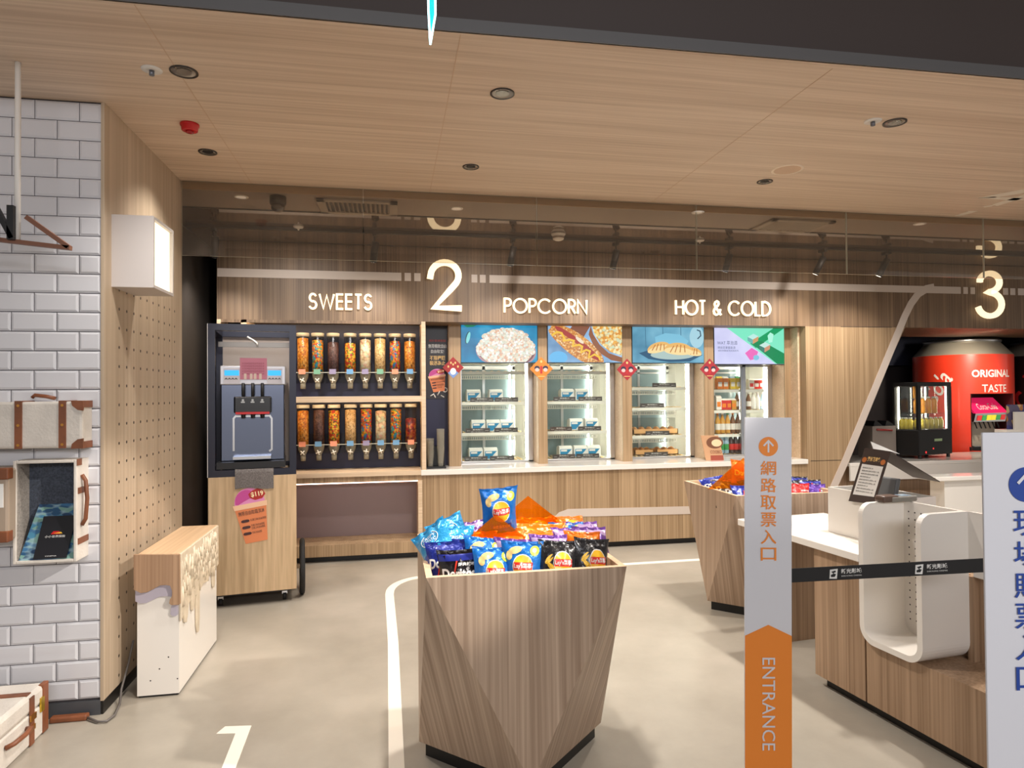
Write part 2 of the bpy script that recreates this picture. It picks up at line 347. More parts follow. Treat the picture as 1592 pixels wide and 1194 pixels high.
# inner ceiling: grey board, then a glossy dark band before the fascia
M_grey = mat('ceiling_grey', (150, 138, 128), .5)
struct(MB().box(-1.9, 11, YG, 5.47, ZI, ZI+.05).build('ceiling_grey_board', M_grey))
M_gloss = mat('ceiling_gloss', (96, 82, 72), .03, spec=.9, coat=1)
struct(MB().box(-1.9, 11, 5.47, 9, ZI+.005, ZI+.055).build('ceiling_gloss_band', M_gloss))
struct(MB().box(-1.9, 11, 5.455, 5.485, ZI-.004, ZI+.01).build('trim_3', M_black))
struct(MB().box(XP, 11, YG-.012, YG, ZI, ZS).build('trim_4', mat('curtain_channel', (176, 152, 124), .5)))
# tiled wall: bevelled metro tiles on dark grout
tw, th, gap = .2065, .0985, .0035
tl = MB(); tl.cur = 1; tl.box(-7, -1.460, YT+.008, YT+.25, 0, ZS); tl.cur = 0
z_top = ZS-.03; row = 0; z = ZS-.004-th
while z > .02:
    off = -1.463-(tw*.5 if row % 2 == 0 else 0)
    x1 = -1.463
    first = True
    while x1 > -3.3:
        wdt = (tw*.5 if (row % 2 == 0 and first) else tw); first = False; x0 = x1-wdt+gap
        b = .011
        zz0, zz1 = z, z+th-gap
        tl.add([(x0, YT+.009, zz0), (x1, YT+.009, zz0), (x1, YT+.009, zz1), (x0, YT+.009, zz1), (x0, YT+.004, zz0), (x1, YT+.004, zz0), (x1, YT+.004, zz1), (x0, YT+.004, zz1),
                (x0+b, YT-.003, zz0+b), (x1-b, YT-.003, zz0+b), (x1-b, YT-.003, zz1-b), (x0+b, YT-.003, zz1-b)],
               [(0, 1, 5, 4), (1, 2, 6, 5), (2, 3, 7, 6), (3, 0, 4, 7), (4, 5, 9, 8), (5, 6, 10, 9), (6, 7, 11, 10), (7, 4, 8, 11), (8, 9, 10, 11)])
        x1 = x0-gap
    z -= th; row += 1
struct(tl.build('wall_left', [mat('white_tile', (208, 207, 211), .12, coat=.5), mat('grout', (58, 52, 54), .8)]))
struct(MB().box(-7, -1.460, YT-.004, YT+.02, 0, .075).build('baseboard_left', mat('skirting_grey', (72, 74, 78), .4)))
# pegboard panel, holes drawn in its own pattern
def peg_mat():
    m = wood('pegboard_wood', None, None); m = m.copy(); m.name = 'pegboard_holes'; nt = m.node_tree; b = nt.nodes['Principled BSDF']
    tc = nt.nodes.new('ShaderNodeTexCoord'); sp = nt.nodes.new('ShaderNodeSeparateXYZ'); nt.links.new(tc.outputs['Object'], sp.inputs[0])
    def mt(op, a, c=None, c2=None):
        n = nt.nodes.new('ShaderNodeMath'); n.operation = op
        for i, k in enumerate((a, c, c2)):
            if k is None: continue
            if isinstance(k, (int, float)): n.inputs[i].default_value = k
            else: nt.links.new(k, n.inputs[i])
        return n.outputs[0]
    P = .104
    def off(o, o0): return mt('MULTIPLY', mt('SUBTRACT', mt('FRACT', mt('ADD', mt('DIVIDE', mt('SUBTRACT', o, o0), P), .5)), .5), P)
    dy, dz = off(sp.outputs[1], 3.902), off(sp.outputs[2], 2.0955)
    d = mt('SQRT', mt('ADD', mt('MULTIPLY', dy, dy), mt('MULTIPLY', dz, dz)))
    k = mt('LESS_THAN', d, .0085)
    for o, lo, hi in ((sp.outputs[1], 3.85, 4.90), (sp.outputs[2], .10, 2.25)):
        k = mt('MULTIPLY', k, mt('MULTIPLY', mt('GREATER_THAN', o, lo), mt('LESS_THAN', o, hi)))
    mx = nt.nodes.new('ShaderNodeMix'); mx.data_type = 'RGBA'; old = b.inputs['Base Color'].links[0].from_socket
    nt.links.new(k, mx.inputs[0]); nt.links.new(old, mx.inputs[6]); mx.inputs[7].default_value = rgb((44, 34, 28)); nt.links.new(mx.outputs[2], b.inputs['Base Color'])
    return m
struct(MB().box(-1.460, XP, YT-.005, YG+.0, .07, ZS).build('wall_pegboard', peg_mat()))
struct(MB().box(-1.464, XP-.004, YT, YG, 0, .07).build('baseboard_pegboard', M_kick))
struct(MB().box(-1.95, -1.75, YG+.02, 9, 0, ZI).build('wall_passage', M_dark))
struct(MB().box(-1.75, -1.460, YG-.03, YG, 0, ZS).build('trim_5', mat('passage_edge', (70, 62, 54), .5)))
# white painted marks
def flat_poly(name, pts, label, cat, m=M_floorline, z0=0.0, z1=.0025):
    mb = MB(); mb.prism_z([(p[0], p[1]) for p in pts], z0, z1); return tag(mb.build(name, m), label, cat)
ln = [(-.35, 2.62), (-.12, 2.72)]+arc(-.12, 2.92, .14, .2, -80, 0, 8)+[(.012, 4.4), (-.012, 5.45)]+arc(.31, 5.5, .32, .42, 180, 90, 10)+[(1.2, 5.93), (2.2, 5.95), (3.7, 5.97), (4.2, 5.4), (4.0, 4.6)]
tag(MB().ribbon(ln, .068, (0, 0, 0), XA, YA, .0025).build('floor_line', M_floorline), 'white line painted on the grey floor, curving round left of the snack bin', 'floor marking')
one = [wz(*p) for p in ((336, 1141.5), (350, 1130), (391, 1128.6), (366.5, 1194), (352, 1230), (326, 1230), (345, 1194), (366, 1141))]
flat_poly('floor_numeral', one, 'white numeral one painted on the grey floor at the front', 'floor marking')
# ---------------------------------------------------------------- fascia, panelling
fz0 = 2.345
struct(MB().box(-1.605, 11, YF, 7.75, fz0, ZI).build('wall_fascia', M_fas))
sl0, sl1 = wy(1313, 719, YF), wy(1407, 509, YF); k = (sl1.x-sl0.x)/(sl1.z-sl0.z)
xb = sl0.x-k*sl0.z+.02
struct(MB().prism_y([(4.56, .06), (xb, .06), (sl1.x, fz0), (4.56, fz0)], YF, YF+.12).build('wall_slanted', M_pan))
struct(MB().box(4.54, 4.60, YF+.12, 7.7, .8, fz0).build('wall_return', M_lite))
gz = wy(1290, 716, YF).z
gr = MB(); gr.box(4.6, 4.98, YF-.002, YF+.01, gz, gz+.005); gr.box(5.0, 5.66, YF-.002, YF+.01, fz0-.002, fz0+.003)
struct(gr.build('trim_6', M_dark))
struct(MB().box(11, 11.2, YF, 9, 0, ZI).build('wall_right', MATS.get('dark_wall')))
struct(MB().box(-1.95, 12, 8.9, 9.0, 0, ZI).build('wall_back', mat('back_dark', (40, 34, 36), .6)))
struct(MB().box(5.0, 12, 8.7, 8.88, 2.0, ZI).build('wall_niche_band', mat('niche_navy', (26, 28, 44), .5)))
zst = (wy(500, 429, YF).z+wy(1000, 440, YF).z+wy(1400, 447.5, YF).z)/3
def stripe(x0, x1): return MB().box(wy(x0, 435, YF).x, wy(x1, 435, YF).x, YF-.005, YF+.002, zst-.04, zst+.04)
st = stripe(338, 624)
for a, b in ((629, 639), (644, 654), (733, 742), (746, 755), (761, 1493), (1497, 1504), (1508, 1515), (1559, 1566.5), (1570, 1577.5), (1582, 1660)):
    q = stripe(a, b); st.add(q.v, q.f)
pth = [wy(*p, YF) for p in ((1452, 446.5), (1440, 449), (1427, 457), (1416, 472), (1407, 490), (1313, 719), (1290, 770))]
st.ribbon([(p.x, p.z) for p in pth], .085, (0, YF, 0), XA, ZA, .006)
tag(st.build('wall_stripe', M_stripe), 'pale dashed stripe on the fascia, dropping into a slanted leg at right', 'wall marking')
# lit lettering
def letters(word, x0, x1, yt, yb, label, wid=.019):
    a, b = wy(x0, yb, YF), wy(x1, yt, YF)
    t = thing('sign_lettering', label, 'sign', (a.x, YF, a.z)); tot = sum(GL[c][0] for c in word)+.2*(len(word)-1); k = (b.x-a.x)/tot; x = 0
    for c in word:
        if c != ' ':
            mb = MB()
            for pl in GL[c][1]: mb.ribbon([((x+p)*k, q*(b.z-a.z)) for p, q in pl], wid, (a.x, YF-.004, a.z), XA, ZA, .02)
            mb.build('letter', M_letter, t)
        x += GL[c][0]+.2
    return t
loc_group = None
letters('SWEETS', 481, 578, 459, 480, 'lit cream SWEETS lettering above the candy tubes')
letters('POPCORN', 784, 911, 467, 486, 'lit cream POPCORN lettering above the food screens')
letters('HOT & COLD', 1050, 1196, 470, 489, 'lit cream HOT & COLD lettering right of the POPCORN lettering')
def numeral(pl, label, wid):
    mb = MB(); P = [wy(x, y, YF) for x, y in pl]
    mb.ribbon([(p.x, p.z) for p in P], wid, (0, YF-.03, 0), XA, ZA, .03)
    return tag(mb.build('sign_numeral', M_letter), label, 'sign')
numeral([(668, 435)]+[(690.5+21.5*math.cos(math.radians(a)), 430-20.5*math.sin(math.radians(a))) for a in range(176, -40, -14)]+[(700, 451), (675, 479), (717, 480.5)], 'large lit cream numeral 2 on the wooden fascia', .062)
numeral([(1518, 440)]+[(1533+15.5*math.cos(math.radians(a)), 440-14*math.sin(math.radians(a))) for a in range(165, -88, -14)]+[(1529, 455.5)]+[(1533.5+18.5*math.cos(math.radians(a)), 474-18*math.sin(math.radians(a))) for a in range(84, -172, -14)], 'large lit cream numeral 3 on the fascia at right', .062)
# ---------------------------------------------------------------- smoke curtain of hanging glass
gx = [XP+.004]+[wy(x, 330, YG).x for x in (565, 833, 1080, 1312, 1524)]+[6.2]
zb = (wy(290, 397, YG).z+wy(800, 414, YG).z)/2
names = ['against the pegboard wall', 'above the SWEETS lettering', 'above the POPCORN lettering', 'above the HOT & COLD lettering', 'left of the numeral 3', 'in front of the numeral 3']
for i in range(6):
    g = MB(); g.box(gx[i]+.004, gx[i+1]-.004, YG-.03, YG-.018, zb, ZS-.002)
    for j in range(6): pass
    g.mi = [1, 1, 0, 1, 0, 1]
    tag(g.build('glass_curtain_panel', [M_curt, M_gedge]), 'hanging clear glass panel under the wooden ceiling, '+names[i], 'glass panel', 'glass smoke curtain panels')
# ================================================================ BACK BAR
ZC = .867
# lower counter with painted stripe
t = thing('snack_counter', 'long wood-panelled back counter under the glass food cabinets', 'counter', (2.4, 6.66, 0))
MB().box(.311, 4.56, YF+.0, 7.15, .06, ZC-.055).build('body', M_pan, t)
MB().box(.33, 4.56, YF+.05, 7.1, 0, .06).build('plinth', M_kick, t)
pp = [wy(x, y, YF) for x, y in ((858, 816), (872, 802), (884, 797.5), (1075, 793), (1180, 791))]
MB().ribbon([(p.x, p.z) for p in pp], .082, (0, YF, 0), XA, ZA, .004).build('painted_stripe', M_stripe, t)
tag(MB().box(.30, 4.555, YF-.025, 7.62, ZC-.052, ZC).build('worktop', M_stone, bevel=.004), 'long white worktop running under the glass food cabinets', 'worktop')
# candy bay
t = thing('candy_bay', 'wooden shelf bay with navy back holding the candy tubes', 'shelf unit', (-.65, 6.85, 0))
MB().box(-1.605, .311, 7.03, 7.08, .06, fz0).build('back_panel', M_navy, t)
MB().box(-1.40, .31, YF+.0, 7.03, 1.565, 1.605).build('shelf', M_lite, t)
MB().box(.311, .352, YF-.002, 7.08, ZC, fz0).build('side_panel', M_lite, t)
MB().box(-1.605, -1.57, YF, 7.03, .06, fz0).build('side_panel', M_lite, t)
MB().box(-1.39, -1.34, YF, 7.03, ZC, fz0).build('divider', M_lite, t)
MB().box(-1.57, -1.39, YF+.02, 7.03, 2.14, 2.175).build('shelf', M_lite, t)
MB().box(-1.57, -1.39, 6.9, 6.93, 2.175, fz0).build('cubby_back', M_dark, t)
MB().box(-1.57, .311, YF-.02, 7.03, ZC-.045, ZC-.004).build('counter_board', M_lite, t)
MB().box(-1.57, .311, YF+.0, YF+.03, ZC-.10, ZC-.045).build('apron', M_pan, t)
MB().box(-1.5, .29, YF+.06, YF+.075, ZC-.118, ZC-.103).build('led_strip', mat('led_pink', (255, 214, 200), .4, emit=5, ecol=(255, 206, 186)), t)
MB().box(-1.57, .29, 6.70, 7.03, ZC-.103, ZC-.09).build('recess_top', M_pan, t)
MB().box(-1.57, .29, 7.0, 7.03, .165, ZC-.1).build('recess_panel', M_mauve, t)
MB().box(-1.57, .311, YF-.02, 7.03, .06, .17).build('ledge', M_pan, t)
MB().box(-1.57, .311, YF+.05, 7.0, 0, .06).build('plinth', M_kick, t)
MB().box(.27, .311, YF-.02, 7.0, .17, ZC-.1).build('recess_side', M_lite, t)
MB().box(-1.57, .311, YF, YF+.012, fz0-.028, fz0).build('header_lip', M_fas, t)
MB().box(-1.57, .311, YF, YF+.012, 1.548, 1.565).build('shelf_lip', M_lite, t)
MB().box(-1.3, .29, 6.645, 6.66, 1.555, 1.563).build('led_strip', mat('led_warm', (255, 226, 180), .4, emit=26, ecol=(255, 226, 184)), t)  # strip added under the shelf to brighten the lower candy row
MB().box(-1.3, .29, 6.66, 6.675, fz0-.018, fz0-.002).build('led_strip', mat('led_warm', (255, 226, 180), .4, emit=26, ecol=(255, 226, 184)), t)
# candies
orange = cells('candy_peanut', [(226, 140, 40), (238, 160, 60), (210, 120, 40), (246, 180, 90)], 55, gap=(120, 60, 20))
rainb = cells('candy_rainbow', [(240, 130, 30), (230, 180, 40), (40, 150, 190), (200, 50, 40), (60, 160, 110), (244, 150, 40)], 62)
choc = cells('candy_cocoa', [(96, 66, 62), (80, 52, 50), (110, 78, 72)], 75, gap=(40, 24, 22))
gems = cells('candy_gem', [(230, 170, 30), (200, 60, 40), (240, 190, 60), (90, 130, 40), (236, 120, 40)], 60)
marsh = cells('candy_marshmallow', [(244, 222, 176), (250, 232, 200), (236, 200, 160), (214, 220, 190), (246, 200, 170)], 38, gap=(170, 130, 90))
cereal = cells('candy_cereal', [(240, 200, 140), (228, 184, 120), (248, 214, 160)], 70, gap=(130, 84, 44))
multi = cells('candy_multi', [(220, 60, 40), (240, 170, 30), (50, 120, 180), (230, 120, 40), (120, 150, 50), (200, 40, 50)], 62)
gummy = cells('candy_gummy', [(160, 40, 40), (190, 90, 40), (130, 40, 60), (200, 130, 60)], 40)
M_lid = mat('cream_lid', (216, 208, 184), .4)
M_hop = clear('hopper_plastic', (214, 208, 188), .8, .15, .35, (206, 198, 176))
M_knob = mat('white_knob', (232, 228, 216), .4)
M_tags = [mat('tag_salmon', (232, 150, 118), .5), mat('tag_blue', (110, 160, 200), .5), mat('tag_green', (120, 170, 140), .5), mat('tag_lilac', (150, 140, 170), .5)]
DY = 6.87
def dispenser(label, x, ztop, fill, frac, tagc, tilt):
    c = (x, DY, 0); ztub = ztop-.035; zb_ = ztop-.40; r = .058
    t = thing('candy_dispenser', label, 'candy dispenser', (x, DY, ztop-.56), 'candy dispensers in the shelf bay')
    MB().lathe([(r+.004, ztub), (r+.005, ztop-.004), (r, ztop)], c, 24).build('lid', M_lid, t)
    MB().lathe([(r, zb_), (r, ztub)], c, 24, cap=False).build('tube', M_tube, t)
    zf = zb_+.004+(ztub-zb_)*frac
    MB().lathe([(r-.004, zb_), (r-.004, zf-.008), (r-.03, zf), (.001, zf+.004)], c, 24).build('candy_fill', fill, t)
    h = MB().lathe([(.024, ztop-.545), (.026, ztop-.50), (.034, ztop-.485), (.05, ztop-.45), (r-.001, ztop-.405)], c, 20, cap=False).build('hopper', M_hop, t)
    MB().lathe([(.026, ztop-.56), (.027, ztop-.51)], c, 16).build('nozzle', M_hop, t)
    kb = MB()
    for a in (tilt, tilt+90):
        d = Vector((math.cos(math.radians(a)), 0, math.sin(math.radians(a))))*.026
        o = Vector((x, DY-.064, ztop-.475)); kb.tube([o-d, o+d], .0055, 6)
    kb.tube([(x, DY-.03, ztop-.475), (x, DY-.066, ztop-.475)], .008, 8)
    kb.build('knob', M_knob, t)
    MB().box(x-.032, x+.032, DY-.078, DY-.074, ztop-.415, ztop-.365).build('flavour_tag', M_tags[tagc], t)
tops = [(471, orange, .95, 0), (494, rainb, .9, 2), (518, choc, .84, 3), (544.6, gems, .82, 1), (568, marsh, .92, 3), (591, cereal, .95, 2), (614, multi, .88, 0), (637, orange, .88, 1)]
bots = [(471, orange, .93, 0), (495.5, choc, .95, 1), (519, gems, .93, 0), (544.6, cereal, .95, 1), (569, multi, .96, 3), (591.5, marsh, .9, 1), (615, rainb, .95, 1), (638, gummy, .68, 0)]
what = {id(orange): 'orange peanuts', id(rainb): 'orange and blue sweets', id(choc): 'dark cocoa pellets', id(gems): 'yellow and red gems', id(marsh): 'pale marshmallows', id(cereal): 'small tan cereal', id(multi): 'red and blue sweets', id(gummy): 'dark red gummies'}
near = ['beside the ice cream cart', 'second from the ice cream cart', 'third from the ice cream cart', 'fourth from the ice cream cart', 'fourth from the black poster', 'third from the black poster', 'second from the black poster', 'beside the black poster']
for k, (row_, nm, zt) in enumerate(((tops, 'upper', wy(550, 518.5, DY).z), (bots, 'lower', wy(550, 628.5, DY).z))):
    for i, (px, f, fr, tg) in enumerate(row_):
        dispenser('tube of %s on %s shelf, %s' % (what[id(f)], nm, near[i]), wy(px, 560, DY).x, zt, f, fr, tg, random.choice((20, 45, 60, 80)))
    t = thing('acrylic_rack', 'clear acrylic rack holding the %s row of candy tubes' % nm, 'rack', (-.35, DY, zt-.41))
    MB().box(-1.3, .27, DY-.072, DY+.16, zt-.402, zt-.394).build('plate', M_tube, t)
    MB().box(-1.3, .27, DY-.074, DY-.070, zt-.402, zt-.395).build('front_lip', M_gedge, t)
    MB().box(-1.3, .27, DY+.14, DY+.16, zt-.50, zt-.30).build('back_plate', M_tube, t)
    for xx in (-1.28, .262): MB().box(xx-.004, xx+.004, DY-.06, DY+.16, zt-.50, zt-.40).build('bracket', M_tube, t)
# poster bay with cups
t = thing('poster_bay', 'narrow navy bay with black poster between candy tubes and popcorn cabinet', 'wall panel', (.48, 6.9, ZC))
MB().box(.352, .61, 7.02, 7.06, ZC, fz0).build('back_panel', M_navy, t)
y0 = 7.012; A, B = wy(663.5, 620, y0), wy(698, 506, y0)
po = MB().box(.355, .60, 7.012, 7.02, A.z, B.z).build('poster', mat('poster_black', (34, 30, 36), .4), t)
def wtxt(mb, body, px0, px1, py0, py1, Y, **kw):
    a, b = wy(px0, py1, Y), wy(px1, py0, Y); text_on(mb, body, a, XA, ZA, b.x-a.x, b.z-a.z, **kw)
q = MB(); wtxt(q, '無限暢飲自由', 666, 694, 535, 541, y0-.002); wtxt(q, '自由取宝!', 670, 690, 543.5, 549, y0-.002); q.build('lettering', M_print, po)
q = MB(); wtxt(q, '精彩歡樂甜甜', 667, 693, 528, 531.5, y0-.002); q.build('lettering', mat('print_red', (200, 70, 60), .5), po)
q = MB(); wtxt(q, '不限種類', 668, 692, 553, 560, y0-.002, bold=.02); wtxt(q, '裝滿為止', 668, 692, 561, 568, y0-.002, bold=.02); q.build('lettering', M_gold, po)
def cone_sticker(px, Y, parent, name='cone_sticker'):
    """paper cup sticker: px = function mapping unit sticker coords to picture"""
    def P(a, b): x, y = px(a, b); return wy(x, y, Y)
    base = MB().prism_y([(p.x, p.z) for p in [P(a, b) for a, b in ((-.5, .38), (.5, .38), (.34, -1), (-.34, -1))]], Y-.002, Y)
    s = base.build(name, mat('sticker_orange', (222, 132, 84), .5), parent)
    cr = [P(a, b) for a, b in arc(0, .42, .47, .56, 0, 180, 14)]; MB().prism_y([(p.x, p.z) for p in cr], Y-.0025, Y).build('cream', mat('sticker_pink', (222, 140, 190), .5), s)
    sw = [P(a, b) for a, b in ([(-.44, .45)]+arc(-.08, .5, .36, .42, 180, 60, 8)+[(.05, .6), (-.2, .5), (-.36, .42)])]
    MB().prism_y([(p.x, p.z) for p in sw], Y-.003, Y).build('swirl', mat('sticker_magenta', (196, 74, 150), .5), s)
    bd = [P(a, b) for a, b in ((-.53, .42), (.53, .42), (.51, .24), (-.51, .24))]; MB().prism_y([(p.x, p.z) for p in bd], Y-.0035, Y).build('rim_band', mat('sticker_peach', (240, 196, 160), .5), s)
    bg_ = [P(a, b) for a, b in ((0, .75), (.12, .85), (.3, .9), (.46, .82), (.52, .66), (.4, .52), (.18, .5), (.03, .6))]
    MB().prism_y([(p.x, p.z) for p in bg_], Y-.004, Y).build('price_burst', mat('sticker_red', (176, 40, 34), .5), s)
    def tx(mb, body, a, b, w, h, **kw):
        o = P(a, b); u = P(a+w, b)-o; v = P(a, b+h)-o; text_on(mb, body, o+Vector((0, -.0045, 0)), u, v, u.length, v.length, **kw)
    q = MB(); tx(q, '$119', .08, .6, .38, .2, bold=.03); q.build('price', mat('print_cream', (246, 226, 180), .5), s)
    q = MB(); tx(q, '無限自由取霜淇淋', -.4, .02, .8, .15)
    for r_, w_ in ((-.22, .5), (-.42, .42), (-.52, .42), (-.68, .3)): tx(q, '任選口味自由搭配', -.08, r_, w_, .08)
    q.build('lettering', M_ink, s)
    q = MB()
    for b in (-.23, -.46, -.69):
        pill = [P(a, c) for a, c in arc(-.3, b+.04, .06, .05, 90, 270, 6)+arc(-.16, b+.04, .06, .05, -90, 90, 6)]; q.prism_y([(p.x, p.z) for p in pill], Y-.004, Y)
    q.build('bullet_pill', mat('pill_dark', (70, 40, 40), .5), s)
    return s
def stick_px(cx, cy_, w, h, rot):
    c, s = math.cos(math.radians(rot)), math.sin(math.radians(rot))
    return lambda a, b: (cx+(a*w*c-b*h*s), cy_-(a*w*s+b*h*c))
cone_sticker(stick_px(680, 591, 26, 18, 8), y0-.003, po)
q = MB()
for p, a, l in (((672, 614), 30, 7), ((676, 616), -60, 5), ((682, 611), 60, 8), ((688, 616), -30, 6)):
    c_, s_ = math.cos(math.radians(a)), math.sin(math.radians(a)); w0, w1 = wy(p[0]-c_*l/2, p[1]+s_*l/2, y0-.002), wy(p[0]+c_*l/2, p[1]-s_*l/2, y0-.002)
    q.tube([w0, w1], .006, 6)
cc = wy(692, 606, y0-.002); q.ribbon([(cc.x+a, cc.z+b) for a, b in arc(0, 0, .022, .022, 0, 340, 12)], .008, (0, y0-.002, 0), XA, ZA, .001, True)
q.build('chalk_drawing', M_print, po)
t = thing('cup_holder', 'black countertop holder with two stacks of clear cups', 'cup holder', (.48, 6.78, ZC))
x0, x1 = wy(664, 720, 6.75).x, wy(693, 720, 6.75).x
MB().box(x0, x1, 6.70, 6.88, ZC+.001, ZC+.02).build('base', M_black, t); MB().box(x0, x1-.01, 6.76, 6.87, ZC+.02, ZC+.22).build('box', M_black, t, bevel=.006)
M_cup = clear('cup_plastic', (225, 222, 214), 1, .1, .25, (200, 194, 180))
for i, (px, zt, lab) in enumerate(((669, .27, 'short stack of clear cups at left in the black cup holder'), (685, .36, 'tall stack of clear cups at right in the black cup holder'))):
    x = wy(px, 700, 6.735).x; q = MB()
    for j in range(6): q.lathe([(.026, ZC+.022+j*.03), (.040, ZC+.022+zt*.55+j*.03*zt/.3)], (x, 6.735, 0), 16, cap=False)
    tag(q.build('cup_stack', M_cup, loc=(x, 6.735, ZC+.022)), lab, 'cups', 'stacked clear cups')
# columns between the cabinets
for i, (a, b, lab) in enumerate(((.605, .73, 'beside the black poster bay'), (1.56, 1.659, 'between popcorn and hot dog screens'), (2.506, 2.614, 'between hot dog and croissant screens'), (3.473, 3.585, 'between croissant and green advert screens'), (4.468, 4.54, 'right of the green advert screen'))):
    t = thing('wood_pillar', 'light wooden pillar '+lab, 'pillar', ((a+b)/2, YC, ZC), 'pillars between the food cabinets')
    MB().box(a, b, YC, YC+.02, ZC+.0, fz0).build('face', M_pan, t); MB().box(a, b, YC+.02, 7.62, ZC, fz0).build('return', M_lite, t)
# ------------------------------------------------------------ screens
YS = YC+.012
M_frame = mat('screen_frame', (30, 34, 40), .4)
def glow(name, c, e=.9): return mat(name, [k*.12 for k in c], .35, emit=e, ecol=c)
def glow_grad(name, cols, scale=2.2, e=.95):
    if name in MATS: return MATS[name]
    m = mat(name, (20, 30, 40), .35); nt = m.node_tree; b = nt.nodes['Principled BSDF']; tc = nt.nodes.new('ShaderNodeTexCoord'); n = nt.nodes.new('ShaderNodeTexNoise'); n.inputs['Scale'].default_value = scale; n.inputs['Detail'].default_value = 3
    nt.links.new(tc.outputs['Object'], n.inputs['Vector']); r = nt.nodes.new('ShaderNodeValToRGB'); el = r.color_ramp.elements; el[0].position = .32; el[1].position = .7; el[0].color = rgb(cols[0]); el[1].color = rgb(cols[-1])
    for i, c in enumerate(cols[1:-1], 1): e_ = el.new(.32+.38*i/(len(cols)-1)); e_.color = rgb(c)
    nt.links.new(n.outputs['Fac'], r.inputs['Fac']); nt.links.new(r.outputs['Color'], b.inputs['Emission Color']); b.inputs['Emission Strength'].default_value = e; return m
def screen(px0, px1, py0, py1, label, bgm):
    a, b = wy(px0, py1, YS), wy(px1, py0, YS)
    t = thing('menu_screen', label, 'screen', ((a.x+b.x)/2, YS, a.z), 'backlit screens over the food cabinets')
    MB().box(a.x, b.x, YS, YS+.08, a.z, b.z).build('housing', M_frame, t)
    p = MB().box(a.x+.008, b.x-.008, YS-.003, YS, a.z+.008, b.z-.008).build('picture', bgm, t)
    lay = [0]
    def shape(name, pts, m):
        lay[0] += 1; P = []
        for x, y in pts:
            q = wy(x, y, YS); P.append((min(max(q.x, a.x+.009), b.x-.009), min(max(q.z, a.z+.009), b.z-.009)))
        MB().prism_y(P, YS-.003-.0006*lay[0], YS-.003).build(name, m, p)
    def ell(name, cx, cy_, rx, ry, m, rot=0, a0=0, a1=360, n=36):
        c, s = math.cos(math.radians(rot)), math.sin(math.radians(rot))
        pts = [((u*c-v*s)+cx, (u*s+v*c)+cy_) for u, v in arc(0, 0, rx, ry, a0, a1, n)]
        shape(name, pts[:-1] if a1-a0 == 360 else pts, m)
    def line(name, pts, w, m):
        lay[0] += 1; P = [wy(x, y, YS) for x, y in pts]
        MB().ribbon([(q.x, q.z) for q in P], w, (0, YS-.003, 0), XA, ZA, .0006*lay[0]).build(name, m, p)
    def txt(name, body, x0, x1, y0_, y1, m, **kw):
        lay[0] += 1; q = MB(); wtxt(q, body, x0, x1, y0_, y1, YS-.003-.0006*lay[0], **kw); q.build(name, m, p)
    return shape, ell, line, txt
# popcorn bowl
sh, el, li, tx = screen(716, 836, 504, 564.5, 'backlit screen showing a bowl of white popcorn on teal', glow_grad('pic_teal', [(8, 96, 140), (24, 140, 186), (90, 200, 232)]))
popw = cells('pic_popcorn', [(255, 250, 238), (248, 236, 214), (232, 240, 226), (238, 190, 160), (255, 255, 250), (226, 226, 206), (250, 228, 200)], 46, emit=.88, gap=(212, 176, 160))
sh('leaves', [(720, 505), (742, 505), (736, 508), (726, 509)], glow('pic_green', (40, 130, 90)))
el('spoon', 727, 525, 3.5, 10, glow('pic_spoon_dark', (20, 84, 100)), 14); el('spoon', 728, 525, 2.6, 9, glow('pic_spoon', (130, 220, 220)), 14)
el('bowl', 786.5, 546, 47, 27, glow('pic_bowl', (186, 150, 158)), 4); el('bowl_inside', 786.5, 545, 45, 25, glow('pic_bowl_in', (134, 92, 96)), 4)
el('popcorn', 786, 545, 42, 25, popw, 3); el('popcorn', 786, 526, 17, 15, popw); el('popcorn', 768, 532, 15, 12, popw); el('popcorn', 806, 532, 16, 12, popw)
for i in range(20):
    a_ = math.radians(168+i*10.5); el('popcorn', 786+40*math.cos(a_), 544+26*math.sin(a_)-(4 if 4 < i < 15 else 0), 5+i % 3, 4+i % 2, popw, 0, 0, 360, 12)
# hot dog
sh, el, li, tx = screen(851, 968, 505.5, 564.5, 'backlit screen showing a hot dog and a popcorn bowl', glow_grad('pic_cloth', [(90, 130, 170), (150, 190, 226), (214, 226, 244)]))
sh('table_edge', [(890, 506), (918, 506), (906, 526), (880, 520)], glow('pic_brown', (140, 90, 70)))
el('napkin', 868, 556, 14, 10, glow('pic_napkin', (110, 190, 240)))
bun = cells('pic_bun', [(226, 160, 84), (214, 140, 66), (236, 178, 104), (200, 124, 58), (246, 214, 160)], 60, emit=.92, gap=(170, 104, 50))
el('bun', 897, 537, 50, 17, bun, 36); el('sausage', 898, 534, 44, 6.5, glow('pic_sausage', (176, 70, 64)), 37); el('bun', 890, 541, 47, 9, bun, 38)
el('onion', 901, 529, 8, 2.6, glow('pic_onion', (244, 226, 200)), 40)
zz = [(858, 521), (866, 516), (873, 518), (877, 526), (876, 530), (886, 528), (892, 530), (890, 538), (900, 536), (905, 539), (903, 548), (911, 544), (917, 546), (915, 556), (924, 551), (931, 555), (933, 560)]
li('mustard', zz, .022, glow('pic_mustard', (246, 200, 70)))
sh('bowl', [(918, 506), (922, 520), (932, 536), (946, 549), (968, 556), (968, 564), (950, 560), (934, 550), (922, 536), (915, 520)], glow('pic_bowl_wood', (150, 96, 68)))
popy = cells('pic_popcorn_gold', [(250, 214, 130), (244, 180, 80), (255, 240, 190), (226, 150, 60), (250, 230, 170), (214, 226, 190)], 38, emit=.88, gap=(206, 150, 80))
sh('popcorn', [(920, 506), (924, 520), (934, 535), (948, 547), (968, 553), (968, 506)], popy)
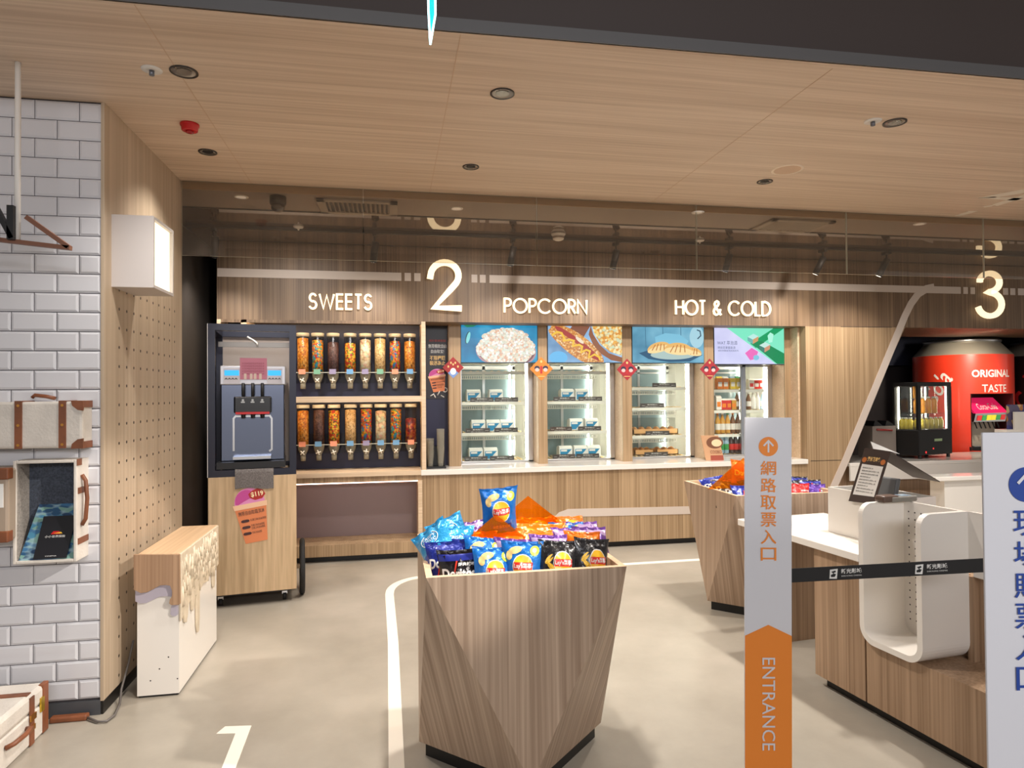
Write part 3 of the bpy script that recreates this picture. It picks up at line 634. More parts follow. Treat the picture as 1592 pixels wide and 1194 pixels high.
# croissants
sh, el, li, tx = screen(982.5, 1096, 507, 565, 'backlit screen showing croissants on a blue board', glow_grad('pic_bluewood', [(60, 120, 150), (110, 170, 196), (150, 204, 222)]))
for x in (1003, 1030, 1058, 1084): li('plank_line', [(x, 508), (x+1, 540)], .006, glow('pic_plank', (60, 110, 136)))
el('jug', 1083, 524, 11, 17, glow('pic_jug', (170, 214, 228)), 0); li('jug_handle', [(1083, 513), (1088, 515), (1089, 522), (1084, 527)], .012, glow('pic_jug_dark', (40, 70, 90)))
sh('cloth', [(1018, 524), (1034, 518), (1056, 520), (1070, 530), (1066, 538), (1020, 538)], glow('pic_cloth2', (130, 196, 222)))
sh('board', [(993, 549), (1010, 544), (1072, 546), (1092, 552), (1072, 562), (1040, 563), (1008, 558)], glow('pic_board', (44, 90, 122)))
el('parchment', 1045, 552, 34, 7, glow('pic_parchment', (176, 200, 196)))
cro = [glow('pic_croissant', (236, 186, 110)), glow('pic_croissant_dark', (186, 116, 56)), glow('pic_croissant_pale', (250, 222, 160))]
for cx, cy_, rx, ry, rot in ((1024, 542, 18, 10, -14), (1076, 548, 14, 8, 10), (1054, 545, 22, 12, 4)):
    el('croissant', cx, cy_, rx, ry, cro[0], rot, 180, 360, 20); el('croissant', cx, cy_+1, rx, ry*.5, cro[2], rot)
    for d in (-.6, -.25, .1, .45): li('crust_line', [(cx+rx*d, cy_+3), (cx+rx*d*.7+2, cy_-ry*.75*math.sqrt(1-d*d))], .010, cro[1])
# perfume advert
sh, el, li, tx = screen(1110, 1220, 509, 567, 'backlit screen advert with small boxes on lilac and green', glow_grad('pic_lilac', [(196, 196, 236), (214, 214, 246), (232, 232, 252)]))
sh('mint_triangle', [(1130, 510), (1220, 510), (1220, 560), (1206, 566)], glow('pic_mint', (130, 236, 200)))
sh('green_band', [(1203, 510), (1220, 510), (1175, 541), (1166, 534)], glow('pic_green2', (20, 160, 100))); sh('green_wedge', [(1166, 532), (1184, 530), (1220, 550), (1220, 566), (1208, 566)], glow('pic_green3', (10, 140, 86)))
for cx, cy_, c1, c2, c3 in ((1170, 527, (190, 240, 230), (110, 180, 176), (214, 160, 110)), (1188, 540, (200, 236, 226), (60, 130, 116), (210, 150, 120))):
    sh('box_top', [(cx-8, cy_-3), (cx+1, cy_-8), (cx+9, cy_-4), (cx, cy_+1)], glow('pb%d%d' % (c1[0], cx), c1)); sh('box_side', [(cx-8, cy_-3), (cx, cy_+1), (cx, cy_+8), (cx-8, cy_+3)], glow('pb%d%d' % (c2[0], cx), c2)); sh('box_side', [(cx, cy_+1), (cx+9, cy_-4), (cx+8, cy_+3), (cx, cy_+8)], glow('pb%d%d' % (c3[0], cx), c3))
sh('bottle', [(1193, 522), (1197, 517), (1202, 520), (1200, 532), (1195, 533)], glow('pic_bottle', (180, 250, 226)))
sh('pink_box', [(1158, 549), (1168, 541), (1178, 547), (1174, 558), (1166, 560)], glow('pic_pink', (236, 110, 190))); el('bottle_cap', 1175, 556, 4.5, 4, glow('pic_cap', (130, 200, 226)))
gi = glow('pic_ink', (86, 96, 130)); tx('lettering', 'WAT 萃泡酒', 1115, 1146, 530, 536, gi); tx('lettering', '時尚花果香氣酒', 1116, 1143, 538.5, 542.5, gi); tx('lettering', '清新微醺香氛調酒系列', 1116, 1148, 544, 546.5, gi)
# new-year diamonds on the pillars
def diamond(px, py, r, label, c1, c2):
    Y = YC-.004; a = wy(px, py, Y); rr = r*7.9/FPX
    t = thing('paper_diamond', label, 'decoration', (a.x, YC, a.z), 'paper diamonds on the pillars')
    s = MB().prism_y([(a.x, a.z+rr), (a.x+rr, a.z), (a.x, a.z-rr), (a.x-rr, a.z)], Y, YC-.001).build('card', mat('card_'+c1[0], c1[1], .5), t)
    if c2 == 'snow':
        MB().prism_y([(a.x, a.z-.01), (a.x+rr*.5, a.z-rr*.5), (a.x, a.z-rr), (a.x-rr*.5, a.z-rr*.5)], Y-.001, Y).build('blue_corner', mat('card_blue', (110, 140, 196), .5), s)
        q = MB(); q.disc((a.x, Y-.0015, a.z-rr*.35), XA, ZA, .03, .035); q.build('white_figure', M_print, s)
        q = MB(); [q.disc((a.x+dx*rr, Y-.0015, a.z+dz*rr), XA, ZA, .009, .012, 10) for dx, dz in ((-.2, .45), (.2, .45), (-.45, .1), (.45, .1), (0, .3))]; q.build('gold_marks', M_gold, s)
    else:
        q = MB(); [q.disc((a.x+d*rr*.36, Y-.0012, a.z+.008), XA, ZA, .030, .026, 16) for d in (-1, 1)]; q.build('dark_patch', mat('card_dark', (44, 40, 62), .5), s)
        q = MB(); [q.disc((a.x+d*rr*.36, Y-.0016, a.z-.010), XA, ZA, .023, .020, 16) for d in (-1, 1)]; q.build('pale_patch', mat('card_pale', (206, 180, 176), .5), s)
        q = MB(); q.prism_y([(a.x-.012, a.z+.03), (a.x+.012, a.z+.03), (a.x+.012, a.z-.05), (a.x-.012, a.z-.05)], Y-.0015, Y); q.build('red_band', mat('card_band', (176, 44, 44), .5), s)
        MB().box(a.x-rr*.3, a.x+rr*.3, Y-.0012, Y, a.z-rr*.66, a.z-rr*.6).build('gold_strip', M_gold, s)
        q = MB(); q.disc((a.x, Y-.0012, a.z+rr*.62), XA, ZA, .012, .014, 10); q.build('gold_marks', M_gold, s)
diamond(704.5, 571.5, 14.5, 'red paper diamond with a blue lower corner beside the popcorn screen', ('red', (150, 34, 34)), 'snow')
diamond(841.5, 573.5, 16.5, 'orange paper diamond on the pillar left of the hot dog screen', ('orange', (206, 122, 44)), 'a')
diamond(975, 574.5, 15.5, 'red paper diamond on the pillar left of the croissant screen', ('crimson', (160, 40, 50)), 'a')
diamond(1103.5, 574, 15.5, 'red paper diamond on the pillar left of the green advert screen', ('ruby', (152, 36, 48)), 'a')
# ================================================================ FOOD CABINETS
YB = 7.14
M_inner = mat('cabinet_inner', (206, 206, 198), .35)
M_backg = mat('back_glass', (128, 150, 158), .12, spec=.6)
M_rail = mat('white_rail', (236, 234, 226), .35)
M_slat = mat('birch_slat', (230, 196, 140), .5)
def cabinet(xa, xb, label, zs, grilles=True, drinks=False):
    t = thing('food_cabinet', label, 'display cabinet', ((xa+xb)/2, YB, ZC), 'glass food cabinets'); Y1 = 7.62; zt = 1.95
    sh = MB(); sh.box(xa, xa+.02, YB+.03, Y1, ZC, zt+.3); sh.box(xb-.02, xb, YB+.03, Y1, ZC, zt+.3); sh.box(xa, xb, YB+.03, Y1, zt+.28, zt+.3); sh.box(xa, xb, YB+.03, Y1, ZC, ZC+.012); sh.box(xa, xb, Y1-.015, Y1, ZC, zt+.3)
    sh.build('shell', M_inner, t)
    fr = MB(); fr.box(xa, xa+.035, YB, YB+.04, ZC, zt+.3); fr.box(xb-.055, xb, YB, YB+.04, ZC, zt+.3); fr.box(xa, xb, YB, YB+.04, ZC, ZC+.02)
    fr.build('front_frame', M_steel, t, bevel=.003)
    mid = xa+.40*(xb-xa)
    for k, (a, b) in enumerate(((xa+.03, mid+.02), (mid-.01, xb-.12))):
        d = MB().box(a, b, Y1-.045+.01*k, Y1-.035+.01*k, ZC+.03, zt).build('back_door', M_backg, t)
        f = MB()
        for u, v in ((a, a+.03), (b-.03, b)): f.box(u, v, Y1-.055+.01*k, Y1-.03+.01*k, ZC+.03, zt)
        f.box(a, b, Y1-.055+.01*k, Y1-.03+.01*k, zt-.05, zt-.01); f.box(a, b, Y1-.055+.01*k, Y1-.03+.01*k, zt-.10, zt-.085); f.build('door_frame', M_steel, d)
    MB().box(xb-.075, xb-.058, YB+.045, YB+.06, ZC+.02, zt+.1).build('led_strip', M_ledw, t)
    MB().box(xb-.19, xb-.178, Y1-.075, Y1-.06, ZC+.02, zt).build('led_strip', M_ledw, t)
    MB().box(xa+.05, xb-.08, YB+.05, YB+.07, zt+.03, zt+.045).build('led_strip', M_ledw, t)
    for z in zs:
        s = MB().box(xa+.022, xb-.08, YB+.05, Y1-.10, z-.008, z).build('shelf', M_glass, t)
        MB().box(xa+.022, xb-.078, YB+.042, YB+.056, z-.03, z+.004).build('price_rail', M_rail, s)
        sl = MB()
        for j in range(9):
            xx = xa+.06+j*(xb-xa-.2)/8; sl.box(xx, xx+.022, YB+.09, Y1-.14, z+.0005, z+.010)
        sl.build('wood_grill', M_slat, s)
        if grilles:
            g = MB(); x0, x1 = xa+.03, xb-.18
            g.box(x0, x1, YB+.10, YB+.11, z-.046, z-.038); g.box(x0, x1, YB+.10, YB+.11, z-.082, z-.074); n = 30
            for j in range(n+1): g.box(x0+(x1-x0)*j/n-.004, x0+(x1-x0)*j/n+.004, YB+.10, YB+.11, z-.076, z-.044)
            g.build('vent_grille', M_rail, s)
    sl = MB()
    for j in range(12):
        xx = xa+.05+j*(xb-xa-.18)/11; sl.box(xx, xx+.025, YB+.09, Y1-.1, ZC+.0125, ZC+.024)
    sl.build('floor_grill', M_slat, t)
    if not drinks: MB().box(xa+.035, xb-.055, YB+.018, YB+.022, ZC+.02, zt+.28).build('glass_pane', M_glass, t)
    return t
zsA = [wy(760, y, YB+.05).z for y in (578, 625.5, 673)]
zsC = [wy(1030, y, YB+.05).z for y in (602.5, 634, 677)]
cabinet(.732, 1.558, 'tall glass cabinet of blue boxes under the popcorn screen', zsA)
cabinet(1.661, 2.504, 'tall glass cabinet of blue boxes under the hot dog screen', zsA)
cabinet(2.616, 3.471, 'tall glass cabinet of pastry trays under the croissant screen', zsC)
# blue and white snack boxes
YX = 7.215
M_boxw = mat('box_white', (238, 238, 234), .45); M_boxb = mat('box_blue', (28, 132, 180), .45)
def snack_box(px0, px1, z, h, label):
    x0 = wy(px0, 650, YX).x; w = .155; d = .13
    t = thing('snack_box', label, 'box', (x0+w/2, YX+d/2, z), 'blue and white snack boxes')
    b = MB().box(x0, x0+w, YX, YX+d, z, z+h-.012)
    b.build('carton', M_boxw, t, bevel=.004)
    MB().prism_y([(x0+.012, z+.012), (x0+w*.45, z+.012), (x0+w-.01, z+h-.03), (x0+.012, z+h-.03)], YX-.0015, YX).build('blue_print', M_boxb, t)
    MB().box(x0+.02, x0+w*.58, YX-.0025, YX-.001, z+h-.055, z+h-.035).build('label_strip', M_print, t)
    MB().prism_x([(YX, z+h-.012), (YX+d, z+h-.012), (YX+d*.6, z+h+.006), (YX+d*.3, z+h+.008)], x0+.004, x0+w-.004).build('lid', M_boxw, t)
pos = ['first', 'second', 'third']
F1 = [(zsA[1], [(726, 747.5), (761, 782)]), (zsA[2], [(733, 755), (756.3, 777), (778, 799)]), (ZC+.025, [(729, 750.5), (752, 773)])]
F2 = [(zsA[1], [(872.5, 894), (895.3, 915.4)]), (zsA[2], [(886, 909), (910, 930)]), (ZC+.025, [(869, 891), (892.3, 912), (913, 934)])]
lev = ['upper', 'middle', 'bottom']
for cab, nm in ((F1, 'popcorn'), (F2, 'hot dog')):
    for l, (z, bs) in zip(lev, cab):
        for i, (a, b) in enumerate(bs):
            snack_box(a, b, z+.0105 if l != 'bottom' else z, .125, 'blue and white carton, %s from left on %s shelf under the %s screen' % (pos[i], l, nm))
# dark price cards
M_card = mat('card_dark_grey', (70, 62, 60), .4)
def price_card(px0, px1, z, label, h=.052):
    Y = 7.193; x0, x1 = wy(px0, 650, Y).x, wy(px1, 650, Y).x
    t = thing('price_card', label, 'price card', ((x0+x1)/2, Y, z), 'dark price cards in the cabinets')
    MB().prism_x([(Y, z), (Y+.014, z), (Y+.008, z+h), (Y+.004, z+h)], x0, x1).build('card', M_card, t)
    q = MB(); w = x1-x0; o = Vector((x0, Y-.001, z)); nrm = Vector((0, .004, h)).normalized()
    for a, b, c, e in ((.28, .72, .55, .85), (.05, .2, .4, .55), (.8, .95, .4, .55), (.2, .8, .2, .32)):
        text_on(q, '美味點心', o+XA*(w*a)+nrm*(h*c), XA, nrm, w*(b-a), h*(e-c), t=.001)
    q.build('lettering', M_print, t)
CA = [('popcorn', zsA[1]+.0, 'upper', [(731.5, 767.6), (769.6, 805.8)]), ('popcorn', zsA[2], 'middle', [(724, 761.6), (768.6, 804.8)]), ('popcorn', ZC+.0125, 'bottom', [(722, 757.6), (761.6, 798.8)]),
      ('hot dog', zsA[1], 'upper', [(861, 895), (900, 936.5)]), ('hot dog', zsA[2], 'middle', [(855, 889), (899, 934.5)]), ('hot dog', ZC+.0125, 'bottom', [(859, 893.7), (896, 931)]),
      ('croissant', zsC[0], 'top', [(1015, 1051.7)]), ('croissant', zsC[1], 'second', [(996, 1033)]), ('croissant', zsC[2], 'third', [(1003.8, 1040.6)]), ('croissant', ZC+.0125, 'bottom', [(1001.6, 1038)])]
for nm, z, l, cs in CA:
    for i, (a, b) in enumerate(cs):
        price_card(a, b, z+.001, ('%s dark price card on the %s shelf under the %s screen' % (('left', 'right')[i], l, nm)) if len(cs) > 1 else 'dark price card on the %s shelf under the %s screen' % (l, nm))
# pastry trays
M_bread = mat('bread_crust', (222, 150, 84), .5, var=.18, vscale=20); M_tray = mat('tray_wood', (226, 174, 116), .5)
def tray(px0, px1, z, n, label, lid=False):
    Y = 7.27; x0, x1 = wy(px0, 650, Y).x, wy(px1, 650, Y).x
    t = thing('pastry_tray', label, 'tray', ((x0+x1)/2, Y+.1, z), 'pastry trays in the cabinet')
    q = MB(); q.box(x0, x1, Y, Y+.2, z, z+.01); q.box(x0, x1, Y, Y+.012, z, z+.06); q.box(x0, x1, Y+.188, Y+.2, z, z+.06); q.box(x0, x0+.012, Y, Y+.2, z, z+.06); q.box(x1-.012, x1, Y, Y+.2, z, z+.06); q.build('tray', M_tray, t)
    for j in range(n):
        xx = x0+.05+(x1-x0-.1)*j/max(1, n-1); p = [(.002, -.055), (.03, -.04), (.04, 0), (.03, .04), (.002, .055)]
        q = MB(); q.lathe(p, (xx, Y+.1, z+.048), 12, 'Y'); tag(q.build('pastry', M_bread, loc=(xx, Y+.1, z+.012)), 'golden bread roll in the pastry tray, '+label.split(',')[0].replace('wooden tray of rolls ', ''), 'bread', 'bread rolls in the trays')
    if lid: MB().box(x0+.01, x1-.03, Y+.012, Y+.188, z+.062, z+.19).build('cover', M_tube, t)
tray(984, 1054, zsC[2]+.0105, 6, 'wooden tray of rolls on the third shelf, under a clear cover', True)
tray(1020, 1054, ZC+.025, 3, 'wooden tray of rolls on the cabinet floor at right')
tray(986, 1016, ZC+.025, 3, 'wooden tray of rolls on the cabinet floor at left')
# ---------------------------------------------------------------- drinks cabinet
xa, xb = 3.587, 4.466
zsD = [wy(1150, y, YB+.05).z for y in (606, 638, 675)]
t = cabinet(xa, xb, 'tall drinks fridge with sliding glass doors under the green advert screen', zsD, False, True)
x1, x2, x3 = wy(1152, 600, YB-.0).x, wy(1159, 600, YB).x, wy(1195, 600, YB).x
for a, b, nm in ((xa+.03, x2, 'left'), (x1, x3+.05, 'right')):
    k = 0 if nm == 'left' else .022
    d = MB().box(a, b, YB+.008+k*.3, YB+.012+k*.3, ZC+.02, 1.95).build('door', M_glass, t)
    f = MB()
    for u, v in ((a, a+.03), (b-.04, b)): f.box(u, v, YB-.004+k*.3, YB+.02+k*.3, ZC+.02, 1.95)
    f.box(a, b, YB-.004+k*.3, YB+.02+k*.3, 1.915, 1.95); f.build('door_frame', mat('aluminium', (176, 182, 190), .3, .8), d)
BC = {}
def bottle(px, z, h, r, body, cap, label_c, label, group, Y=7.24, kind='bottle', neck=.35):
    x = wy(px, 650, Y).x; t = thing(kind, label, kind, (x, Y, z), group); c = (x, Y, z)
    mb_ = lambda col: mat('drink_%d_%d_%d' % col, col, .25, coat=.3)
    if kind == 'bottle':
        MB().lathe([(r*.9, 0), (r, .01), (r, h*(.95-neck)), (r*.42, h*.86), (r*.38, h*.93)], c, 14).build('body', mb_(body), t)
        MB().lathe([(r*.46, h*.92), (r*.46, h)], c, 12).build('cap', mb_(cap), t)
        MB().lathe([(r*1.02, h*.18), (r*1.02, h*.48)], c, 14, cap=False).build('label_band', mb_(label_c), t)
    else:
        MB().box(x-r, x+r, Y-r, Y+r, z, z+h*.85).build('body', mb_(body), t)
        MB().prism_x([(Y-r, z+h*.85), (Y+r, z+h*.85), (Y+.006, z+h), (Y-.006, z+h)], x-r, x+r).build('top', mb_(cap), t)
        MB().box(x-r*.7, x+r*.7, Y-r-.001, Y-r, z+h*.2, z+h*.55).build('label_band', mb_(label_c), t)
gz = .0105
OR, YE, RD, WH, BR, GD, GN, DK, LB = (232, 130, 40), (236, 200, 60), (206, 50, 44), (236, 230, 222), (120, 80, 50), (206, 150, 60), (60, 150, 80), (60, 34, 28), (150, 180, 200)
ol = ['leftmost', 'second from left', 'third from left', 'fourth from left']
o4 = ['leftmost', 'second', 'third', 'fourth', 'fifth', 'sixth', 'seventh']
for i, (px, a, b) in enumerate(((1118, OR, YE), (1127, OR, WH), (1138, YE, LB), (1147, YE, GN))):
    bottle(px, zsD[0]+gz, .15, .034, a, b, WH, '%s juice carton, %s on the top shelf of the drinks fridge' % ('orange' if a == OR else 'yellow', ol[i]), 'drinks in the fridge', kind='carton')
for i, (px, a) in enumerate(((1167, WH), (1175, RD), (1183, RD), (1190, WH))):
    bottle(px, zsD[0]+gz, .12, .034, a, WH, RD if a == WH else WH, '%s carton, %s behind the right door on the top fridge shelf' % ('red' if a == RD else 'white', ol[i]), 'drinks in the fridge', kind='carton')
for i, (px, a) in enumerate(((1116, WH), (1124, RD), (1132, RD), (1139, GD))):
    bottle(px, zsD[1]+gz, .13 if i else .17, .033, a, WH, OR, '%s pack, %s behind the left door on the second fridge shelf' % (('white', 'red', 'red', 'gold')[i], ol[i]), 'drinks in the fridge', kind='carton')
for i, (px, a) in enumerate(((1146, BR), (1164, BR), (1171, WH), (1178, WH), (1186, LB), (1193, WH))):
    bottle(px, zsD[1]+gz, .2, .03, a, WH, WH, '%s slim bottle on second shelf of drinks fridge' % o4[i], 'drinks in the fridge')
for i, (px, a, b) in enumerate(((1115.5, GD, OR), (1123, GD, WH), (1131, GD, GN), (1139, BR, OR), (1147, BR, WH))):
    bottle(px, zsD[2]+gz, .24, .031, a, b, WH, '%s tall tea bottle on third shelf of drinks fridge' % o4[i], 'drinks in the fridge')
for i, (px, a, b) in enumerate(((1121, LB, GN), (1128.5, LB, GN), (1136, DK, RD), (1143, DK, RD), (1150, DK, RD))):
    bottle(px, ZC+.025, .235, .031, a, OR, b, '%s soda bottle with orange cap on bottom shelf of drinks fridge' % o4[i], 'drinks in the fridge')
# kraft counter sign
pts = [wy(*p, 6.78) for p in ((1089, 677), (1116, 677), (1123, 715), (1095, 716.5))]
t = thing('counter_card', 'brown kraft card leaning on the worktop before the drinks fridge', 'sign', (pts[3].x, 6.78, ZC+.002))
c = MB(); c.extr([Vector((p.x, 6.74+.12*max(0, p.z-ZC), max(p.z, ZC+.003))) for p in pts], (0, .006, 0)).build('card', mat('kraft', (196, 150, 112), .6), t)
x0, zt_ = pts[0].x, pts[0].z; yy = lambda z: 6.738+.12*(z-ZC)
q = MB(); q.disc((x0+.16, yy(zt_-.08), zt_-.08), XA, Vector((0, .12, 1)), .10, .065); q.build('bun_picture', mat('kraft_brown', (116, 72, 48), .6), t)
q = MB(); q.disc((x0+.18, yy(zt_-.085)-.001, zt_-.085), XA, Vector((0, .12, 1)), .06, .04); q.build('cream_picture', mat('kraft_cream', (232, 200, 160), .6), t)
q = MB(); text_on(q, 'COOBO', (x0+.10, yy(zt_-.20), zt_-.20), XA, Vector((0, .12, 1)), .13, .035); q.build('lettering', mat('kraft_ink', (120, 60, 40), .6), t)
q = MB(); q.extr([(x0+.10, yy(zt_-.29), zt_-.29), (x0+.25, yy(zt_-.29), zt_-.29), (x0+.25, yy(zt_-.22), zt_-.22), (x0+.10, yy(zt_-.22), zt_-.22)], (0, -.001, 0)); q.build('red_panel', mat('kraft_red', (150, 70, 52), .6), t)
# ================================================================ CEILING FIXTURES
M_ring = mat('downlight_trim', (70, 64, 60), .3, .6); M_lens = mat('downlight_lens', (150, 142, 134), .25, .6); M_lampon = mat('lamp_glow', (255, 244, 226), .3, emit=2.2)
def downlight(x, y, z, r, label, on=True):
    t = thing('downlight', label, 'downlight', (x, y, z), 'recessed downlights')
    MB().lathe([(r*.8, -.003), (r, -.006), (r, 0)], (x, y, z), 24, cap=False).build('trim_ring', M_ring, t)
    MB().lathe([(r*.5, -.0005), (r*.9, -.004)], (x, y, z), 24, cap=False).build('reflector', M_lens, t)
    q = MB(); q.disc((x, y, z-.003), XA, -YA, r*.55, r*.55, 20); q.build('lens', M_lens if on else M_black, t)
nm1 = ['above the tiled wall corner', 'front row, above the near snack bin', 'front row, beside the small sprinkler at right', 'front row, beyond the right of the picture']
for i, p in enumerate(((286, 111), (781, 145), (1391, 190))):
    q = wz(*p, ZS); downlight(q.x, q.y, ZS, .062, 'large round downlight in the wooden ceiling, '+nm1[i])
nm2 = ['next to the red fire alarm', 'above the SWEETS end of the glass curtain', 'beside the round ceiling speaker']
for i, p in enumerate(((323, 236), (732, 259), (1189, 282))):
    q = wz(*p, ZS); downlight(q.x, q.y, ZS, .055, 'dark round downlight in the wooden ceiling, '+nm2[i], False)
for p, l in (((236, 108), 'small white sprinkler rose beside the downlight over the tiled wall'), ((1357, 188), 'small white sprinkler rose beside the right front downlight')):
    q = wz(*p, ZS); t = thing('sprinkler', l, 'sprinkler', tuple(q), 'ceiling sprinklers')
    MB().lathe([(.022, -.006), (.045, -.004), (.046, 0)], q, 20).build('rose', M_wpaint, t); MB().lathe([(.006, -.03), (.012, -.028), (.012, -.005)], q, 10).build('head', mat('sprinkler_head', (110, 112, 120), .3, .6), t)
q = wz(295, 193, ZS); t = thing('fire_alarm', 'red round fire alarm on the wooden ceiling at left', 'fire alarm', tuple(q))
MB().lathe([(.03, -.04), (.042, -.038), (.045, -.014), (.05, -.012), (.05, 0)], q, 20).build('body', M_red, t); MB().lathe([(.012, -.052), (.02, -.05), (.02, -.038)], q, 14).build('lens', mat('alarm_lens', (150, 20, 22), .15), t)
q = wz(1224, 264, ZS); t = thing('ceiling_speaker', 'pale flush ring speaker in the wooden ceiling at right', 'speaker', tuple(q))
MB().lathe([(.088, -.002), (.105, -.004), (.106, 0)], q, 32, cap=False).build('ring', mat('speaker_ring', (244, 226, 204), .5), t); k = MB(); k.disc(q-ZA*.001, XA, -YA, .09, .09, 32); k.build('grille', mat('speaker_grille', (214, 184, 156), .6), t)
# soffit painted numeral at right
TCL = thing('ceiling_numeral', 'white numeral lines painted on the wooden ceiling at far right', 'ceiling marking', (5, 4.2, ZS))
def cpoly(ps): return [wz(*p, ZS) for p in ps]
for k_, ps in enumerate((((1520, 307.5), (1592, 294), (1592, 299.5), (1545, 307)), ((1520, 307.5), (1545, 305.5), (1592, 308), (1592, 311), (1568, 311)), ((1543, 317.5), (1592, 302.5), (1592, 307.5), (1550, 320)), ((1528, 321), (1546, 318.5), (1541, 320.5), (1531, 322)), ((1484, 335.5), (1506, 328), (1520, 328), (1492, 336)))):
    q = MB(); q.prism_z([(p.x, p.y) for p in cpoly(ps)], ZS-.002, ZS)
    o = q.build('ceiling_line', M_floorline, TCL)
# inner ceiling fixtures
for p, l in (((375, 306), 'near the dome camera'), ((710, 324), 'above the numeral 2'), ((1085, 330), 'above the HOT & COLD lettering'), ((1430, 348), 'left of the numeral 3')):
    q = wz(*p, ZI); t = thing('downlight', 'small white downlight in the grey inner ceiling '+l, 'downlight', tuple(q), 'inner ceiling downlights')
    MB().lathe([(.035, -.004), (.05, -.005), (.052, 0)], q, 20, cap=False).build('trim_ring', M_wpaint, t); k = MB(); k.disc(q-ZA*.002, XA, -YA, .04, .04, 18); k.build('lens', mat('lens_pale', (236, 228, 216), .4, emit=.35), t)
for p, l in (((464, 352), 'right of the dome camera'), ((1088, 373), 'below the HOT & COLD ceiling downlight')):
    q = wz(*p, ZI+.005); t = thing('ceiling_button', 'tiny white ceiling sensor on the glossy band '+l, 'sensor', tuple(q), 'white ceiling sensors')
    MB().lathe([(.012, -.02), (.04, -.012), (.045, 0)], q, 18).build('body', M_wpaint, t); MB().lathe([(.006, -.035), (.01, -.02)], q, 10).build('tip', M_wpaint, t)
q = wz(868, 363, ZI+.005); t = thing('smoke_detector', 'white dome smoke detector on the inner ceiling', 'smoke detector', tuple(q))
MB().lathe([(.03, -.065), (.05, -.055), (.055, -.02), (.065, -.015), (.068, 0)], q, 20).build('body', M_wpaint, t); MB().lathe([(.052, -.048), (.056, -.03)], q, 20, cap=False).build('vent_ring', M_grey, t)
q = wz(432, 306, ZI); t = thing('dome_camera', 'black dome security camera under the inner ceiling at left', 'camera', tuple(q))
MB().lathe([(.055, -.06), (.06, -.045), (.06, 0)], q, 20).build('base', M_black, t); MB().lathe([(.002, -.115), (.03, -.108), (.047, -.09), (.052, -.06)], q, 20).build('dome', mat('dome_black', (24, 24, 32), .06, coat=1), t)
for ps, l in ((((508, 302), (600, 306), (596, 331), (520, 326)), 'square grey air vent in the inner ceiling above the SWEETS lettering'), (((1212, 334), (1304, 340), (1270, 355), (1190, 352)), 'square grey air vent in the inner ceiling right of HOT & COLD')):
    P = [wz(*p, ZI) for p in ps]; x0 = min(p.x for p in P); x1 = max(p.x for p in P); y0_ = 5.06; y1 = 5.44
    x0, x1 = (x0+x1)/2-.30, (x0+x1)/2+.30
    t = thing('air_vent', l, 'air vent', ((x0+x1)/2, 5.25, ZI), 'ceiling air vents')
    f = MB()
    for a, b, c, d in ((x0, x1, y0_, y0_+.05), (x0, x1, y1-.05, y1), (x0, x0+.06, y0_, y1), (x1-.06, x1, y0_, y1)): f.box(a, b, c, d, ZI-.018, ZI)
    f.build('frame', mat('vent_grey', (160, 150, 138), .5), t, bevel=.004)
    MB().box(x0+.05, x1-.05, y0_+.04, y1-.04, ZI-.004, ZI-.001).build('backing', M_black, t)
    for j in range(14):
        xx = x0+.075+j*(x1-x0-.15)/13; MB().extr([(xx, y0_+.05, ZI-.004), (xx+.004, y0_+.05, ZI-.004), (xx+.018, y0_+.05, ZI-.018), (xx+.014, y0_+.05, ZI-.018)], (0, y1-y0_-.10, 0)).build('slat', mat('vent_grey', (160, 150, 138), .5), t)
# track rail and heads
YTK = wz(796, 367, ZI).y
tag(MB().box(-1.7, 8, YTK-.02, YTK+.02, ZI-.022, ZI+.004).build('track_rail', M_black), 'black lighting track along the inner ceiling', 'lighting track')
hn = ['first from the left, in front of the dark passage', 'second from the left, above SWEETS', 'third from the left, right of the numeral 2', 'fourth from the left, above POPCORN', 'above the HOT & COLD lettering', 'sixth from the left', 'just left of the numeral 3']
for i, px in enumerate((350, 583, 797, 966, 1161, 1331, 1451)):
    x = wz(px, 367, ZI).x; zb_ = ZI-.022; t = thing('track_light', 'black cylinder track light, '+hn[i], 'track light', (x, YTK, zb_), 'black track lights')
    MB().box(x-.018, x+.018, YTK-.05, YTK+.05, zb_-.03, zb_).build('adapter', M_black, t); MB().cyl((x, YTK, zb_-.08), .009, .055, n=10).build('stem', M_black, t)
    tl_ = .10 if i > 4 else 0.03
    a, b = Vector((x+.01, YTK, zb_-.075)), Vector((x-tl_*.5, YTK+.06, zb_-.245))
    hd = MB().tube([a, b], .032, 16).build('head', M_black, t); d = (b-a).normalized(); k = MB(); u = d.orthogonal().normalized(); k.disc(b+d*.001, u, d.cross(u), .027, .027, 18); k.build('lens', M_lampon, t)
    lamp('track_beam', 'SPOT', tuple(b+d*.02), 45, (1, .94, .86), (x-tl_, 6.9, 1.3 if i % 2 else .4), spot_size=math.radians(110), spot_blend=1.0, shadow_soft_size=.03)
